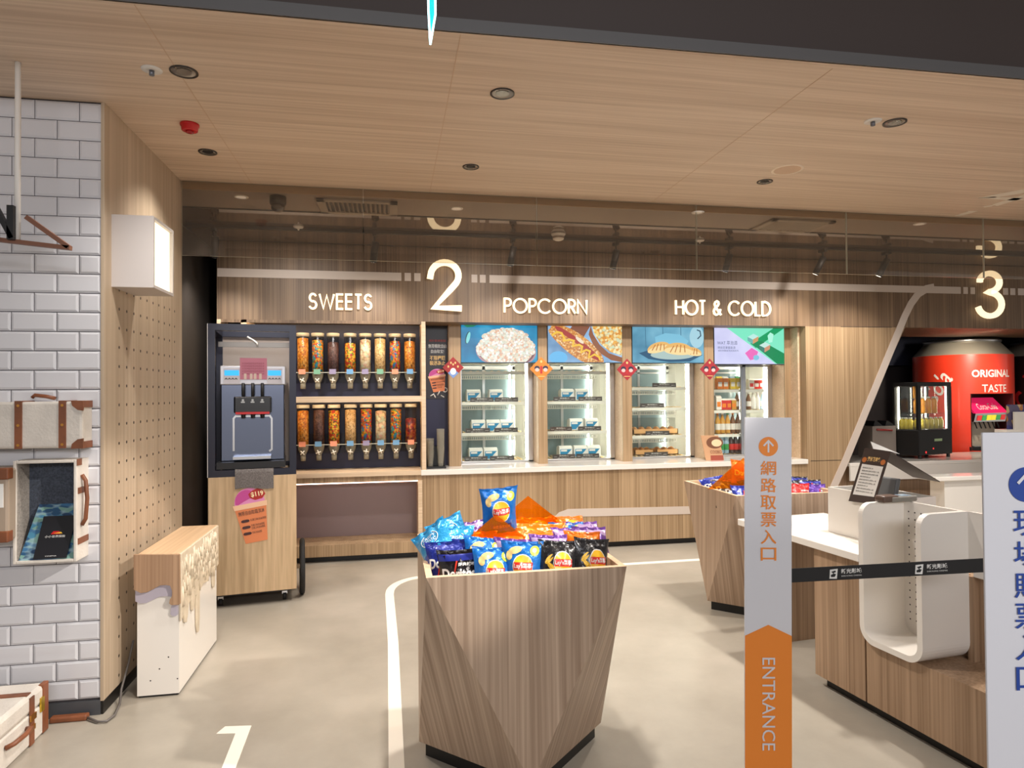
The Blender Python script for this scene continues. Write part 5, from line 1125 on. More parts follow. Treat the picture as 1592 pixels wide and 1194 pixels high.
def bag(kind, sd):
    t = thing('snack_bag', kind, 'snack bag', (0, 0, 0))
    B = lambda m: bag_body(m, sd).build('body', m, t, True)
    if kind == 'blue':
        B(foil('foil_blue', (24, 112, 196))); sun_logo(t, .5, .58, .25, sd)
        decal_disc(.32, .85, .17, .06, .002, sd, 12).build('chip_picture', M_chip, t, True); decal_disc(.16, .76, .08, .07, .003, sd, 60).build('chip_picture', M_chip, t, True)
        decal_disc(.80, .84, .12, .085, .002, sd).build('lime_picture', mat('lime_print', (196, 206, 60), .4, coat=.3), t, True); decal_disc(.80, .85, .06, .04, .003, sd).build('lime_heart', mat('lime_pale', (240, 240, 180), .4), t, True)
        decal_rect(.2, .8, .22, .34, .002, sd).build('flavour_band', mat('band_navy', (24, 50, 110), .4), t, True)
        decal_text('海鹽薄荷風味', .24, .76, .25, .31, .003, sd).build('lettering', M_gold, t, True)
    elif kind == 'black':
        B(foil('foil_black', (34, 32, 34))); sun_logo(t, .56, .62, .25, sd)
        q = MB()
        for k in range(5): q2 = decal_disc(.2+.05*(k % 2), .12+.14*k, .13, .05, .003, sd, 35*(-1)**k, 20, 330, 1, 12); q.add(q2.v, q2.f)
        q.build('gold_swirl', mat('swirl_gold', (206, 160, 40), .35, .3), t, True)
        decal_text('黑松露', .46, .7, .34, .40, .003, sd, bold=.02).build('lettering', M_print, t, True); decal_text('經典牛排風味', .38, .84, .25, .31, .003, sd, bold=.02).build('lettering', M_gold, t, True)
    elif kind in ('corn_black', 'corn_navy', 'corn_red', 'corn_purple', 'corn_orange'):
        c = {'corn_black': (26, 20, 24), 'corn_navy': (34, 48, 140), 'corn_red': (206, 36, 34), 'corn_purple': (92, 56, 150), 'corn_orange': (236, 120, 20)}[kind]
        B(foil('foil_'+kind, c))
        decal_disc(.5, .4, .34, .2, .002, sd, 0, 200, 340, 2).build('dark_triangle', mat('tri_dark', (40, 20, 20), .3, coat=.4), t, True)
        q = decal_rect(.30, .34, .4, .82, .003, sd, .35); q.build('red_streak', mat('streak_red', (226, 60, 40), .35, coat=.3), t, True)
        decal_text('Doritos', .08, .94, .52, .70, .0045, sd, bold=.035).build('lettering', M_print, t, True)
        decal_text('經典辣味', .5, .92, .73, .79, .0045, sd, bold=.02).build('lettering', M_print, t, True)
        if kind == 'corn_black': decal_rect(.02, .98, .82, .93, .001, sd).build('navy_top', mat('top_navy', (40, 50, 140), .3, .2, coat=.4), t, True)
    elif kind == 'sky':
        B(foil('foil_sky', (44, 150, 206))); decal_rect(.12, .88, .1, .5, .002, sd).build('blue_panel', mat('sky_panel', (36, 84, 180), .35, coat=.3), t, True)
        decal_text('CRISPY', .3, .7, .74, .80, .003, sd).build('lettering', M_print, t, True); decal_text('POTATO', .3, .7, .66, .72, .003, sd).build('lettering', M_print, t, True)
        for a0, a1 in ((120, 240), (-60, 60)):
            q = MB()
            pts = [surf(.5+.27*math.cos(math.radians(a0+(a1-a0)*i/10)), .73+.13*math.sin(math.radians(a0+(a1-a0)*i/10)), .003, sd) for i in range(11)]; q.tube(pts, .0018, 5); q.build('ring_mark', M_print, t, True)
    elif kind == 'orange':
        B(foil('foil_orange', (236, 112, 8))); decal_disc(.5, .55, .3, .2, .002, sd).build('yellow_highlight', mat('highlight_yellow', (250, 190, 50), .3, .2, coat=.3), t, True)  # yellow disc is a painted highlight on the orange foil
    elif kind == 'purple':
        B(foil('foil_purple', (112, 66, 150))); decal_rect(.04, .96, .8, .93, .001, sd).build('lilac_sheen', mat('sheen_lilac', (200, 170, 214), .25, .4, coat=.3), t, True); sun_logo(t, .5, .45, .24, sd)  # lilac band paints the sheen near the top of the purple foil
    t['label'] = ''; return t
PROTO = {}
NAMES = {'blue': 'blue potato crisp bag', 'black': 'black potato crisp bag with gold swirls', 'corn_black': 'black corn chip bag', 'corn_navy': 'navy corn chip bag', 'corn_red': 'red corn chip bag', 'corn_purple': 'violet corn chip bag', 'corn_orange': 'orange corn chip bag', 'sky': 'light blue snack bag', 'orange': 'orange foil snack bag', 'purple': 'purple crisp bag'}
def put_bag(kind, px, py, Y, tilt, yaw, roll, label, grp, sc=1.0):
    """the middle of the bag's top edge stands at the picture point on plane Y"""
    if kind not in PROTO: o = PROTO[kind] = bag(kind, len(PROTO)*1.7+.4)
    else: o = copy_tree(PROTO[kind])
    top = wy(px, py, Y); o.rotation_euler = (math.radians(tilt), math.radians(roll), math.radians(yaw)); o.scale = (sc, sc, sc)
    o.location = top-o.rotation_euler.to_matrix()@Vector((0, 0, BHT*sc)); o['label'] = label; o['group'] = grp; o['category'] = 'snack bag'
    return o
G1 = 'snack bags in the near bin'
ordn = ['first', 'second', 'third', 'fourth', 'fifth', 'sixth', 'seventh', 'eighth', 'ninth']
rows = [
 ('front row', [('corn_black', 712, 855, 2.72, -12, -8, -3), ('blue', 766, 851, 2.70, -16, 10, 6), ('blue', 812, 842, 2.70, -14, -6, 3), ('black', 868, 841, 2.70, -14, 4, 6), ('black', 920, 838, 2.72, -12, 14, 9)]),
 ('second row', [('corn_navy', 692, 842, 2.83, -20, -14, -6), ('blue', 752, 836, 2.82, -20, 12, 10), ('corn_navy', 725, 838, 2.86, -24, 4, 2), ('purple', 800, 838, 2.82, -22, -4, 5), ('purple', 852, 832, 2.83, -22, 6, 5), ('orange', 905, 827, 2.86, -24, 8, 6)]),
 ('third row', [('sky', 664, 822, 2.94, -26, -20, -38), ('sky', 707, 818, 2.93, -22, 6, 4), ('orange', 742, 826, 2.95, -40, -8, 2), ('orange', 785, 828, 2.93, -44, 6, -4), ('orange', 832, 824, 2.95, -42, -5, 5), ('purple', 884, 821, 2.96, -38, 8, 4), ('purple', 915, 820, 3.0, -36, 12, 6)]),
 ('fourth row', [('sky', 688, 808, 3.06, -30, 8, -22), ('purple', 728, 812, 3.08, -42, -6, -10), ('orange', 760, 817, 3.06, -48, -10, -6), ('orange', 815, 814, 3.06, -50, 5, 3), ('orange', 850, 815, 3.05, -50, -6, -2), ('blue', 880, 813, 3.1, -44, 6, 3), ('purple', 902, 812, 3.12, -44, 10, 4)]),
 ('back row', [('orange', 740, 811, 3.22, -55, -5, -8), ('orange', 790, 808, 3.22, -58, 4, 2), ('orange', 835, 805, 3.22, -58, -4, 0), ('orange', 880, 803, 3.24, -55, 6, 3)]),
]
for rn, L in rows:
    for i, (k, px, py, Y, ti, ya, ro) in enumerate(L):
        put_bag(k, px, py, Y, ti, ya, ro, '%s, %s from left in the near bin\'s %s' % (NAMES[k], ordn[i], rn), G1)
put_bag('blue', 775, 759, 2.955, 6, 6, -3, 'blue potato crisp bag standing highest, held in the near orange stand', G1)
M_acr = clear('acrylic_orange', (252, 200, 96), .8, .03, .22, (246, 140, 14))
def stand(label, a, b, Ya, Yb, drop, loc):
    t = thing('acrylic_stand', label, 'display stand', loc, 'orange acrylic stands')
    for (px, py), Y in ((a, Ya), (b, Yb)):
        p = wy(px, py, Y); MB().prism_y([(p.x, p.z), (p.x-drop*1.25, p.z-drop), (p.x+drop*1.25, p.z-drop)], Y, Y+.005).build('panel', M_acr, t)
    return t
stand('orange see-through triangular stand holding the highest blue bag', (771, 800), (821, 771), 2.90, 3.10, .17, (.5, 3.0, .9))
G2 = 'snack bags in the far bin'
far = [('corn_navy', 1112, 741, 4.86, -52, -6, -8), ('corn_navy', 1104, 743, 4.74, -48, -14, -12), ('corn_black', 1122, 748, 4.60, -42, -6, 6), ('corn_black', 1134, 751, 4.50, -36, 4, 8), ('corn_navy', 1152, 755, 4.36, -22, 4, 2),
       ('corn_orange', 1152, 716, 4.55, -4, 6, 6), ('corn_black', 1190, 750, 4.4, -20, 0, 0), ('corn_black', 1214, 742, 4.6, -30, 0, 0), ('corn_black', 1240, 741, 4.7, -30, 6, 6), ('corn_black', 1258, 746, 4.6, -34, -6, 2), ('corn_red', 1240, 752, 4.4, -18, -4, 2), ('corn_purple', 1268, 753, 4.42, -20, 6, 3)]
fl = ['lying at the back left of the far bin', 'spilling over the left corner of the far bin', 'behind the left rim of the far bin', 'right of the navy bags in the far bin', 'at the front left corner of the far bin', 'standing highest in the far bin, beside the entrance sign', 'in the far bin behind the entrance sign', 'in the far bin behind the sign edge', 'at the back right of the far bin', 'lying at the far right back of the far bin', 'at the front of the far bin, right of the entrance sign', 'at the right end of the far bin']
for (k, px, py, Y, ti, ya, ro), l in zip(far, fl): put_bag(k, px, py, Y, ti, ya, ro, NAMES[k]+' '+l, G2)
stand('orange see-through triangular stand in the far bin beside the sign', (1150, 716), (1156, 712), 4.42, 4.62, .20, (2.7, 4.5, .9))
# ================================================================ ENTRANCE SIGNS AND BELT
M_board = mat('sign_board', (216, 216, 222), .5, bump=.06, bscale=14); M_so = mat('sign_orange', (238, 138, 48), .5); M_sb = mat('sign_blue', (30, 66, 150), .5)
def sign(label, px, py, d, col, chars, word):
    # the board is 73 picture units wide at unit scale d/FPX and faces along the viewing axis
    s = .00246; P = E0+ray(px, py)*d; zt = P.z; w = 73*s
    t = thing('entrance_sign', label, 'sign', (P.x, P.y, 0), 'queue entrance signs', -YAW)
    MB().box(-w/2, w/2, 0, .006, .04, zt).build('board', M_board, t, True, bevel=.002)
    MB().cyl((0, .05, .012), .03, 1.0, n=18).build('post', M_black, t, True); MB().lathe([(.15, 0), (.15, .012), (.06, .03)], (0, .05, 0), 30).build('base', M_black, t, True)
    y = -.0015; cz = zt-45*s
    D = MB().disc((0, y, cz), XA, ZA, 15*s, 15*s, 36).build('arrow_disc', col, t, True)
    ar = MB(); ar.ribbon([(0, cz-9*s), (0, cz+7.5*s)], 2.6*s, (0, y-.0005, 0), XA, ZA, .0005); ar.ribbon([(-7.5*s, cz+1*s), (0, cz+9*s), (7.5*s, cz+1*s)], 2.6*s, (0, y-.0008, 0), XA, ZA, .0008); ar.build('arrow', M_board, D, True)
    q = MB()
    for i, ch in enumerate(chars):
        zc_ = zt-(78+26.6*i)*s; h = 22 if ch != '口' else 20; text_on(q, ch, (-12*s, y, zc_-h*s/2), XA, ZA, 24*s, h*s, bold=.008)
    q.build('lettering', col, t, True)
    za, zb2 = zt-320*s, zt-337*s
    c = MB().prism_y([(-w/2+.001, .04), (w/2-.001, .04), (w/2-.001, zb2), (0, za), (-w/2+.001, zb2)], y, 0).build('lower_field', col, t, True)
    q = MB(); text_on(q, word, (-10*s, y-.001, zt-370*s), -ZA, XA, 142*s, 20*s); q.build('lettering', M_board, c, True)
    return t
sign('white upright entrance sign with orange arrow and orange lower half', 1193.5, 649, 2.519, M_so, '網路取票入口', 'ENTRANCE')
sg = bpy.data.objects['entrance_sign']; sg.rotation_euler[1] = .013; sg.location.x -= .013*1.5
sign('white upright sign with blue arrow, nearest at the right edge', 1593, 672, 1.40, M_sb, '現場購票入口', 'ENTRANCE')
p0, p1 = wy(1222, 895.4, 2.30), wy(1545, 878, 2.15); p1b = Vector((p1.x, p1.y, p1.z))
u = (p1b-p0); L_ = u.length; u.normalize(); v = Vector((0, 0, 1))-u*u.z; v.normalize(); nn = u.cross(v); hb = .0265
t = thing('queue_belt', 'black retractable queue belt stretched right from the entrance sign', 'belt', tuple(p0))
MB().extr([p0-v*hb, p0+u*L_-v*hb, p0+u*L_+v*hb, p0+v*hb], -nn*.002).build('strap', mat('belt_black', (22, 21, 22), .6), t)
for px in (1294, 1414, 1526):
    f = (wy(px, 885, 2.24)-p0).dot(u); o = p0+u*f-v*.019+nn*.0008
    q = MB(); q.extr([o, o+u*.028-v*.002, o+u*.033+v*.030, o+u*.034+v*.036, o+u*.004+v*.034], nn*.0004); cr_ = q.build('crest', M_print, t)
    o2 = o+nn*.0008; q = MB(); q.extr([o2+u*.006+v*.006, o2+u*.02+v*.006, o2+u*.026+v*.016, o2+u*.014+v*.02, o2+u*.026+v*.024, o2+u*.024+v*.03, o2+u*.008+v*.026, o2+u*.016+v*.018, o2+u*.006+v*.014], nn*.0004); q.build('crest_mark', M_black, cr_)
    q = MB(); text_on(q, '新光影城', o+u*.046+v*.016, u, v, .078, .019, t=.0006, bold=.02); text_on(q, 'SHIN KONG CINEMAS', o+u*.046+v*.005, u, v, .078, .005, t=.0006); q.build('lettering', M_print, t)
t = thing('belt_post', 'black queue post behind the blue-lettered sign', 'post', (p1.x+.03, p1.y, 0))
MB().cyl((p1.x+.03, p1.y+.0, .012), .03, p1.z+.05, n=16).build('post', M_black, t); MB().lathe([(.12, 0), (.12, .012), (.05, .03)], (p1.x+.03, p1.y, 0), 30).build('base', M_black, t)
# ================================================================ TICKET COUNTER
TZ = .80
F0, F1_ = Vector((2.305, 3.30, 0)), Vector((2.40, 2.40, 0)); fd = (F1_-F0).normalized(); fn = Vector((-fd.y, fd.x, 0))   # fn: into the counter (+x)
if fn.x < 0: fn = -fn
def on_face(x, y, off=0): return onp(F0-fn*off, fn, x, y)
def tp(a, b, z): return F0+fd*a+fn*b+ZA*z   # a along the front towards the viewer, b into the counter
ua, ub = (on_face(1338, 900, .02)-F0).dot(fd), (on_face(1437, 1000, .02)-F0).dot(fd)
uz1 = on_face(1345, 783, .02).z; uz0 = on_face(1431, 1036, .02).z
D_ = .25
def tbox(mb, a0, a1, b0, b1, z0, z1): return mb.extr([tp(a0, b0, z0), tp(a1, b0, z0), tp(a1, b1, z0), tp(a0, b1, z0)], (0, 0, z1-z0))
t = thing('ticket_counter', 'wood-fronted ticket counter at right with dark plinth', 'counter', tuple(F0))
q = MB(); tbox(q, 0, ua-.001, 0, .62, .06, TZ-.04); tbox(q, ua+.01, ub-.01, 0, .62, .06, uz0); tbox(q, ua+.01, ub-.01, D_+.03, .62, uz0, TZ-.04); tbox(q, ub-.01, ub+.02, D_, .62, .06, TZ-.04); tbox(q, ub+.02, 2.2, D_+.03, .62, .06, TZ-.04)
tbox(q, ub-.01, 2.2, 0.0, .33, .06, uz0-.0); q.build('body', M_cnt, t)
q = MB(); tbox(q, .03, 2.2, .05, .6, 0, .06); q.build('plinth', M_kick, t)
bl = wz(1230, 803, TZ); 
q = MB(); q.prism_z([(p.x, p.y) for p in (tp(-.64, -.035, 0), tp(ua-.0, -.035, 0), tp(ua-.0, .64, 0), tp(-.64, .64, 0))], TZ-.04, TZ)
tag(q.build('ticket_worktop', M_stone, bevel=.004), 'white worktop of the ticket counter overhanging left of the white tray niche', 'worktop')
q = MB(); tbox(q, -.60, -.56, .05, .55, 0, TZ-.04); q.build('end_panel', M_cnt, t)
q = MB(); tbox(q, ub+.02, 2.0, .36, .62, TZ-.04, .925); q.build('raised_shelf', M_white, t)
q = MB(); q.prism_z([(p.x, p.y) for p in (tp(ub+.02, D_, 0), tp(2.2, D_, 0), tp(2.2, .355, 0), tp(ub+.02, .355, 0))], TZ-.04, TZ); tag(q.build('ticket_worktop', M_stone, bevel=.004), 'white worktop right of the white tray niche, behind the blue-lettered sign', 'worktop')
# white U-shaped niche
t = thing('tray_niche', 'white rounded U-shaped bag niche set in the ticket counter front', 'niche', tuple(tp((ua+ub)/2, 0, uz0)))
th_, R_ = .028, .085
def upath(a0, a1, z0, z1, r, r2):
    pts = [(a0, z1-r2)] if False else []
    P = [(a0+th_*0, z1)]
    return P
def rr_pts(a0, a1, z0, r): return [(a0+r-r*math.cos(math.radians(d)), z0+r-r*math.sin(math.radians(d))) for d in range(0, 91, 10)], [(a1-r+r*math.sin(math.radians(d)), z0+r-r*math.cos(math.radians(d))) for d in range(0, 91, 10)]
oa, ob = rr_pts(ua, ub, uz0, R_); ia, ib = rr_pts(ua+th_, ub-th_, uz0+th_, R_-th_)
prof = [(ua, uz1)]+oa+ob+[(ub, uz1)]+[(ub-th_, uz1)]+ib[::-1]+ia[::-1]+[(ua+th_, uz1)]
nU = len(prof); q = MB(); A_ = [tp(a, -.03, z) for a, z in prof]; B_ = [tp(a, D_, z) for a, z in prof]
# rounded front-top corners of both cheeks
def cheek_round(mb, a0, a1):
    r = .06; side = [(-.03, uz1-r)]+[(-.03+r-r*math.cos(math.radians(d)), uz1-r+r*math.sin(math.radians(d))) for d in range(0, 91, 10)]+[(D_, uz1), (D_, uz1-r)]
    mb.extr([tp(a0, b, z) for b, z in side], fd*(a1-a0))
prof2 = [(ua, uz1-.06)]+oa+ob+[(ub, uz1-.06), (ub-th_, uz1-.06)]+ib[::-1]+ia[::-1]+[(ua+th_, uz1-.06)]
q.extr([tp(a, -.03, z) for a, z in prof2], fn*(D_+.03)); cheek_round(q, ua, ua+th_); cheek_round(q, ub-th_, ub)
q.build('shell', M_white, t)
q = MB(); tbox(q, ua+th_, ub-th_, D_-.02, D_, uz0+th_, uz1); q.build('back_panel', M_white, t)
q = MB()
for i in range(16):
    for j in range(5):
        c = tp(ua+th_+.03+j*.036+.0, D_-.0205, uz1-.05-i*.036); q.disc(c, -fd if False else fd, ZA, .0042, .0042, 8)
q.build('peg_holes', M_ink, t)
q = MB(); tbox(q, ub+.0, 2.0, D_, D_+.02, TZ+.001, uz1); q.build('rear_upstand', M_white, t)
# white planter box
P0 = wz(1288, 826, TZ); pa = (P0-F0).dot(fd); pb = (P0-F0).dot(fn)
zt_ = onp(P0, fn, 1288, 757).z
t = thing('white_box', 'open white rectangular box on the ticket worktop behind the tent card', 'box', tuple(tp(pa+.2, pb+.1, TZ)))
q = MB(); w_ = .012; a0, a1, b0, b1 = pa, ua-.012, pb, pb+.26
tbox(q, a0, a1, b0, b0+w_, TZ+.001, zt_); tbox(q, a0, a1, b1-w_, b1, TZ+.001, zt_); tbox(q, a0, a0+w_, b0+w_, b1-w_, TZ+.001, zt_); tbox(q, a1-w_, a1, b0+w_, b1-w_, TZ+.001, zt_); tbox(q, a0+w_, a1-w_, b0+w_, b1-w_, TZ+.001, TZ+.012)
q.build('walls', M_white, t)
# till screen and tent card
cpl = [onp(tp(pa+.28, pb-.02, 0), fn, x, y) for x, y in ((1319, 779), (1359, 784), (1384, 703), (1344, 697))]
t = thing('tent_card', 'dark framed tent card with printed notice standing over the white box', 'notice', tuple(cpl[0]))
q = MB(); q.extr([cpl[0], cpl[1], cpl[2], cpl[3]], fn*.004); q.build('front_leaf', mat('card_brown', (58, 44, 40), .6), t)
def cq(a, b): # on the front leaf
    lo = cpl[0].lerp(cpl[1], a); hi = (cpl[3]).lerp(cpl[2], a); return lo.lerp(hi, b)
nf = -(cpl[1]-cpl[0]).cross(cpl[3]-cpl[0]).normalized(); nf = nf if nf.x < 0 else -nf
q = MB(); q.extr([cq(.1, .14)+nf*.001, cq(.92, .14)+nf*.001, cq(.92, .72)+nf*.001, cq(.1, .72)+nf*.001], nf*.0006); q.build('white_panel', M_print, t)
q = MB(); uu, vv = (cq(1, .5)-cq(0, .5)).normalized(), (cq(.5, 1)-cq(.5, 0)).normalized(); ww = (cq(1, .5)-cq(0, .5)).length; hh_ = (cq(.5, 1)-cq(.5, 0)).length
for i in range(9): text_on(q, '購票須知請先排隊入場', cq(.17, .64-i*.055)+nf*.002, uu, vv, ww*(.66 if i % 3 else .4), hh_*.03, t=0)
q.build('lettering', M_ink, t)
q = MB(); text_on(q, '爆米花套餐', cq(.25, .78)+nf*.002, uu, vv, ww*.5, hh_*.09, t=0, bold=.03); q.build('lettering', M_gold, t)
q = MB(); [q.disc(cq(a, .8)+nf*.0016, uu, vv, ww*.09, hh_*.05, 12) for a in (.14, .86)]; q.build('food_picture', mat('food_print', (190, 110, 50), .5), t)
rl = [cpl[3], cpl[2], cpl[2]+fn*.33-ZA*.17, cpl[3]+fn*.33-ZA*.17]
q = MB(); q.extr(rl, ZA*.004); q.build('rear_leaf', mat('card_brown', (58, 44, 40), .6), t)
q = MB(); a_ = cpl[3]; b_ = cpl[2]; q.extr([a_.lerp(b_, .35)+ZA*.004, b_+ZA*.004, b_+fn*.06-ZA*.012, a_.lerp(b_, .25)-fn*.0+ZA*.04], ZA*.002); q.build('top_flap', M_print, t)
t = thing('till_screen', 'grey till monitor back under the tent card', 'monitor', tuple(tp(ua-.12, pb+.32, TZ)))
q = MB(); q.extr([tp(ua-.33, pb+.09, TZ+.10), tp(ua-.15, pb+.09, TZ+.10), tp(ua-.15, pb+.15, TZ+.34), tp(ua-.33, pb+.15, TZ+.34)], fn*.03); q.build('screen', mat('till_grey', (92, 92, 92), .4), t, bevel=.006)
q = MB(); tbox(q, ua-.26, ua-.20, pb+.10, pb+.16, TZ+.002, TZ+.16); tbox(q, ua-.29, ua-.17, pb+.07, pb+.19, TZ+.001, TZ+.012); q.build('stand', mat('till_dark', (60, 60, 60), .4), t)
# card reader on the niche's far cheek
R0 = onp((0, 0, uz1+.002), ZA, 1388, 782)
t = thing('card_reader', 'grey card reader lying on top of the white niche', 'card reader', tuple(R0))
q = MB(); q.extr([R0, R0+fn*.16+fd*.0, R0+fn*.16-fd*.07, R0-fd*.07], ZA*.028); q.build('body', mat('reader_grey', (120, 116, 108), .35), t, bevel=.008)
q = MB(); q.extr([R0+fn*.07-fd*.012+ZA*.0285, R0+fn*.13-fd*.012+ZA*.0285, R0+fn*.13-fd*.058+ZA*.0285, R0+fn*.07-fd*.058+ZA*.0285], ZA*.002); q.build('display', mat('reader_display', (150, 170, 190), .2), t)
q = MB(); q.extr([R0-fn*.05-fd*.005, R0+fn*.05-fd*.005, R0+fn*.05-fd*.065, R0-fn*.05-fd*.065], ZA*.035); q.build('holder', mat('reader_brown', (84, 64, 54), .4), t, bevel=.01)
# ================================================================ DRINKS NICHE AT RIGHT
q0 = wy(1450, 716, YF); cz3 = q0.z
t = thing('drinks_counter', 'long drinks counter with white top and wood front in the right niche', 'counter', (6.8, 6.7, 0))
MB().box(5.08, 9.0, YF-.02, 7.43, cz3-.04, cz3).build('worktop', M_stone, t, bevel=.004); MB().box(5.08, 9.0, YF-.02, YF+.0, cz3-.20, cz3-.04).build('front_band', M_white, t); MB().box(5.0, 9.0, YF+.12, 7.41, .06, cz3-.045).build('body', M_cnt, t); MB().box(5.0, 9.0, YF+.14, 7.38, 0, .06).build('plinth', M_kick, t)
a = wy(1455, 742, 5.4); t = thing('pickup_table', 'white-topped pickup table before the drinks counter', 'table', (a.x+.6, 5.6, 0))
MB().box(a.x, a.x+1.6, 5.4, 5.62, a.z-.04, a.z).build('top', M_stone, t, bevel=.004); MB().box(a.x+.12, a.x+1.6, 5.43, 5.6, .0, a.z-.04).build('base', M_white, t)
# giant drink can
YK = 8.05
def can(px, label, body, wcol, words):
    c = wy(px, 640, YK); R = .60; zt_, zs_ = wy(1495, 554, YK).z, wy(1495, 533, YK).z
    t = thing('giant_can', label, 'kiosk', (c.x, YK, 0), 'giant drink can kiosks')
    ang0 = math.atan2(-YK, -c.x)     # towards the viewer
    q = MB(); n = 72; zo0, zo1 = cz3+.001, wy(1530, 612, YK-.5).z
    # shell with a rectangular opening on the viewer's right
    oa0, oa1 = words[2]
    q.smooth = True
    zsx = [.0, zo0, zo1, zt_]
    for z in zsx:
        for i in range(n): a = ang0+2*PI*i/n; q.v.append(Vector((c.x+R*math.cos(a), YK+R*math.sin(a), z)))
    for j in range(3):
        for i in range(n):
            d = i if i < n/2 else i-n
            if j == 1 and oa0 <= d < oa1: continue
            q.face((j*n+i, j*n+(i+1) % n, (j+1)*n+(i+1) % n, (j+1)*n+i))
    q.build('body', mat(body[0], body[1], .35, coat=.3), t)
    MB().lathe([(R, zt_), (R*.97, zt_+.02), (R*.76, zs_-.02)], (c.x, YK, 0), 64, cap=False).build('shoulder', mat('can_shoulder', (206, 196, 176), .35, .5), t)
    MB().lathe([(R*.76, zs_-.02), (R*.78, zs_), (R*.78, zs_+.02), (R*.74, zs_+.03), (R*.72, zs_+.012)], (c.x, YK, 0), 64).build('lid_rim', M_steel, t)
    def wrap(body_, ac, zc, w, h, m, rot=0, **kw):
        vs, fs, ww, hh = text_mesh(body_, w, h, **kw); cr, sr = math.cos(rot), math.sin(rot); q = MB()
        pts = []
        for x, z in vs:
            x, z = x-ww/2, z-hh/2; x, z = x*cr-z*sr, x*sr+z*cr; a_ = ang0+ac+x/R; pts.append(Vector((c.x+(R+.004)*math.cos(a_), YK+(R+.004)*math.sin(a_), zc+z)))
        q.add(pts, fs); q.build('lettering', m, t)
    return t, c, R, ang0, wrap, zt_, zo0, zo1
M_canw = mat('can_white', (246, 236, 228), .4)
t, c, R, an, wrap, zt_, zo0, zo1 = can(1496, 'giant red drink can kiosk with ORIGINAL TASTE lettering behind the drinks counter', ('can_red', (236, 62, 36)), None, (None, None, (2, 14)))
wrap('ORIGINAL', .62, zt_-.26, .52, .10, M_canw, bold=.03); wrap('TASTE', .66, zt_-.46, .34, .105, M_canw, bold=.01)
wrap('Coca-Cola', -.80, zt_-.72, 1.1, .24, M_canw, rot=1.0, shear=.35, bold=.01)
# recess behind the opening
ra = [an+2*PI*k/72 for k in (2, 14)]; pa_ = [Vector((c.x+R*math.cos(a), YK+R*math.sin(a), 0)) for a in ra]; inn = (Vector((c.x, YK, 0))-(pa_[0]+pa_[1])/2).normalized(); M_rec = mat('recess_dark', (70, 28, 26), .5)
q = MB(); q.extr([pa_[0]+inn*.36+ZA*zo0, pa_[1]+inn*.36+ZA*zo0, pa_[1]+inn*.36+ZA*zo1, pa_[0]+inn*.36+ZA*zo1], inn*.01)
q.extr([pa_[0]+ZA*zo1, pa_[1]+ZA*zo1, pa_[1]+inn*.36+ZA*zo1, pa_[0]+inn*.36+ZA*zo1], ZA*.01); q.extr([pa_[0]+ZA*zo0, pa_[0]+inn*.36+ZA*zo0, pa_[0]+inn*.36+ZA*zo1, pa_[0]+ZA*zo1], (pa_[0]-pa_[1]).normalized()*.01); q.extr([pa_[1]+ZA*zo0, pa_[1]+inn*.36+ZA*zo0, pa_[1]+inn*.36+ZA*zo1, pa_[1]+ZA*zo1], (pa_[1]-pa_[0]).normalized()*.01)
q.extr([pa_[0]+ZA*zo0, pa_[1]+ZA*zo0, pa_[1]+inn*.36+ZA*zo0, pa_[0]+inn*.36+ZA*zo0], -ZA*.01)
q.build('recess', M_rec, t)
# drink dispenser
YD = 7.56
def dp(x, y, Y=YD): return wy(x, y, Y)
t = thing('drink_dispenser', 'pink topped fountain drink dispenser with coloured buttons in the red can', 'drink dispenser', tuple(dp(1535, 705, YD+.1)))
e0, e1, e2, e3 = dp(1511, 619), dp(1560, 618), dp(1567, 641), dp(1517, 643)
M_pinkd = mat('dispenser_pink', (226, 30, 84), .3, emit=.45, ecol=(240, 40, 100)); back = YA*.16
q = MB(); q.extr([e3, e2, e1+back, e0+back], Vector((0, .04, .0))); hd = q.build('lit_head', M_pinkd, t)
vv = ((e0+back)-e3).normalized(); uu = (e2-e3).normalized(); q = MB(); text_on(q, 'Coca-Cola', e3.lerp(e2, .2)+vv*.055+Vector((0, -.006, .004)), uu, vv, .30, .105, shear=.3); q.build('lettering', M_print, hd)
f0, f1 = dp(1517, 643), dp(1567, 641); g0, g1 = dp(1514, 656), dp(1563, 655)
MB().extr([f0, f1, g1, g0], (0, .12, 0)).build('button_panel', M_steel, t)
bc = [(206, 50, 50), (60, 150, 80), (236, 214, 60), (236, 214, 60), (60, 150, 80), (206, 50, 50)]
for i in range(6):
    a, b = f0.lerp(f1, .08+i*.145), f0.lerp(f1, .08+i*.145+.115); h_ = (f0-g0)
    MB().extr([a-h_*.25-YA*.002, b-h_*.25-YA*.002, b-h_*.85-YA*.002, a-h_*.85-YA*.002], (0, -.012, 0)).build('button', mat('button_%d_%d' % (bc[i][0], bc[i][1]), bc[i], .4, emit=.3), t)
    s_ = g0.lerp(g1, .1+i*.14); MB().tube([s_+YA*.04, s_+Vector((.03, .03, -.09))], .009, 6).build('nozzle', M_black, t)
x0, x1 = dp(1507, 700).x, dp(1562, 700).x
MB().box(x0+.02, x1, YD+.14, YD+.17, cz3+.0, g0.z).build('back_plate', mat('plate_grey', (176, 166, 150), .4), t); MB().box(x0+.02, x1, YD+.0, YD+.14, cz3+.001, cz3+.05).build('drip_tray', M_black, t); MB().box(x0+.1, x1, YD+.02, YD+.13, cz3+.051, cz3+.056).build('drip_grate', M_steel, t)
t2, c2, R2, an2, wrap2, zt2, _, _ = can(1634, 'giant black drink can kiosk with red lettering at the right edge', ('can_black', (30, 22, 22)), None, (None, None, (100, 101)))
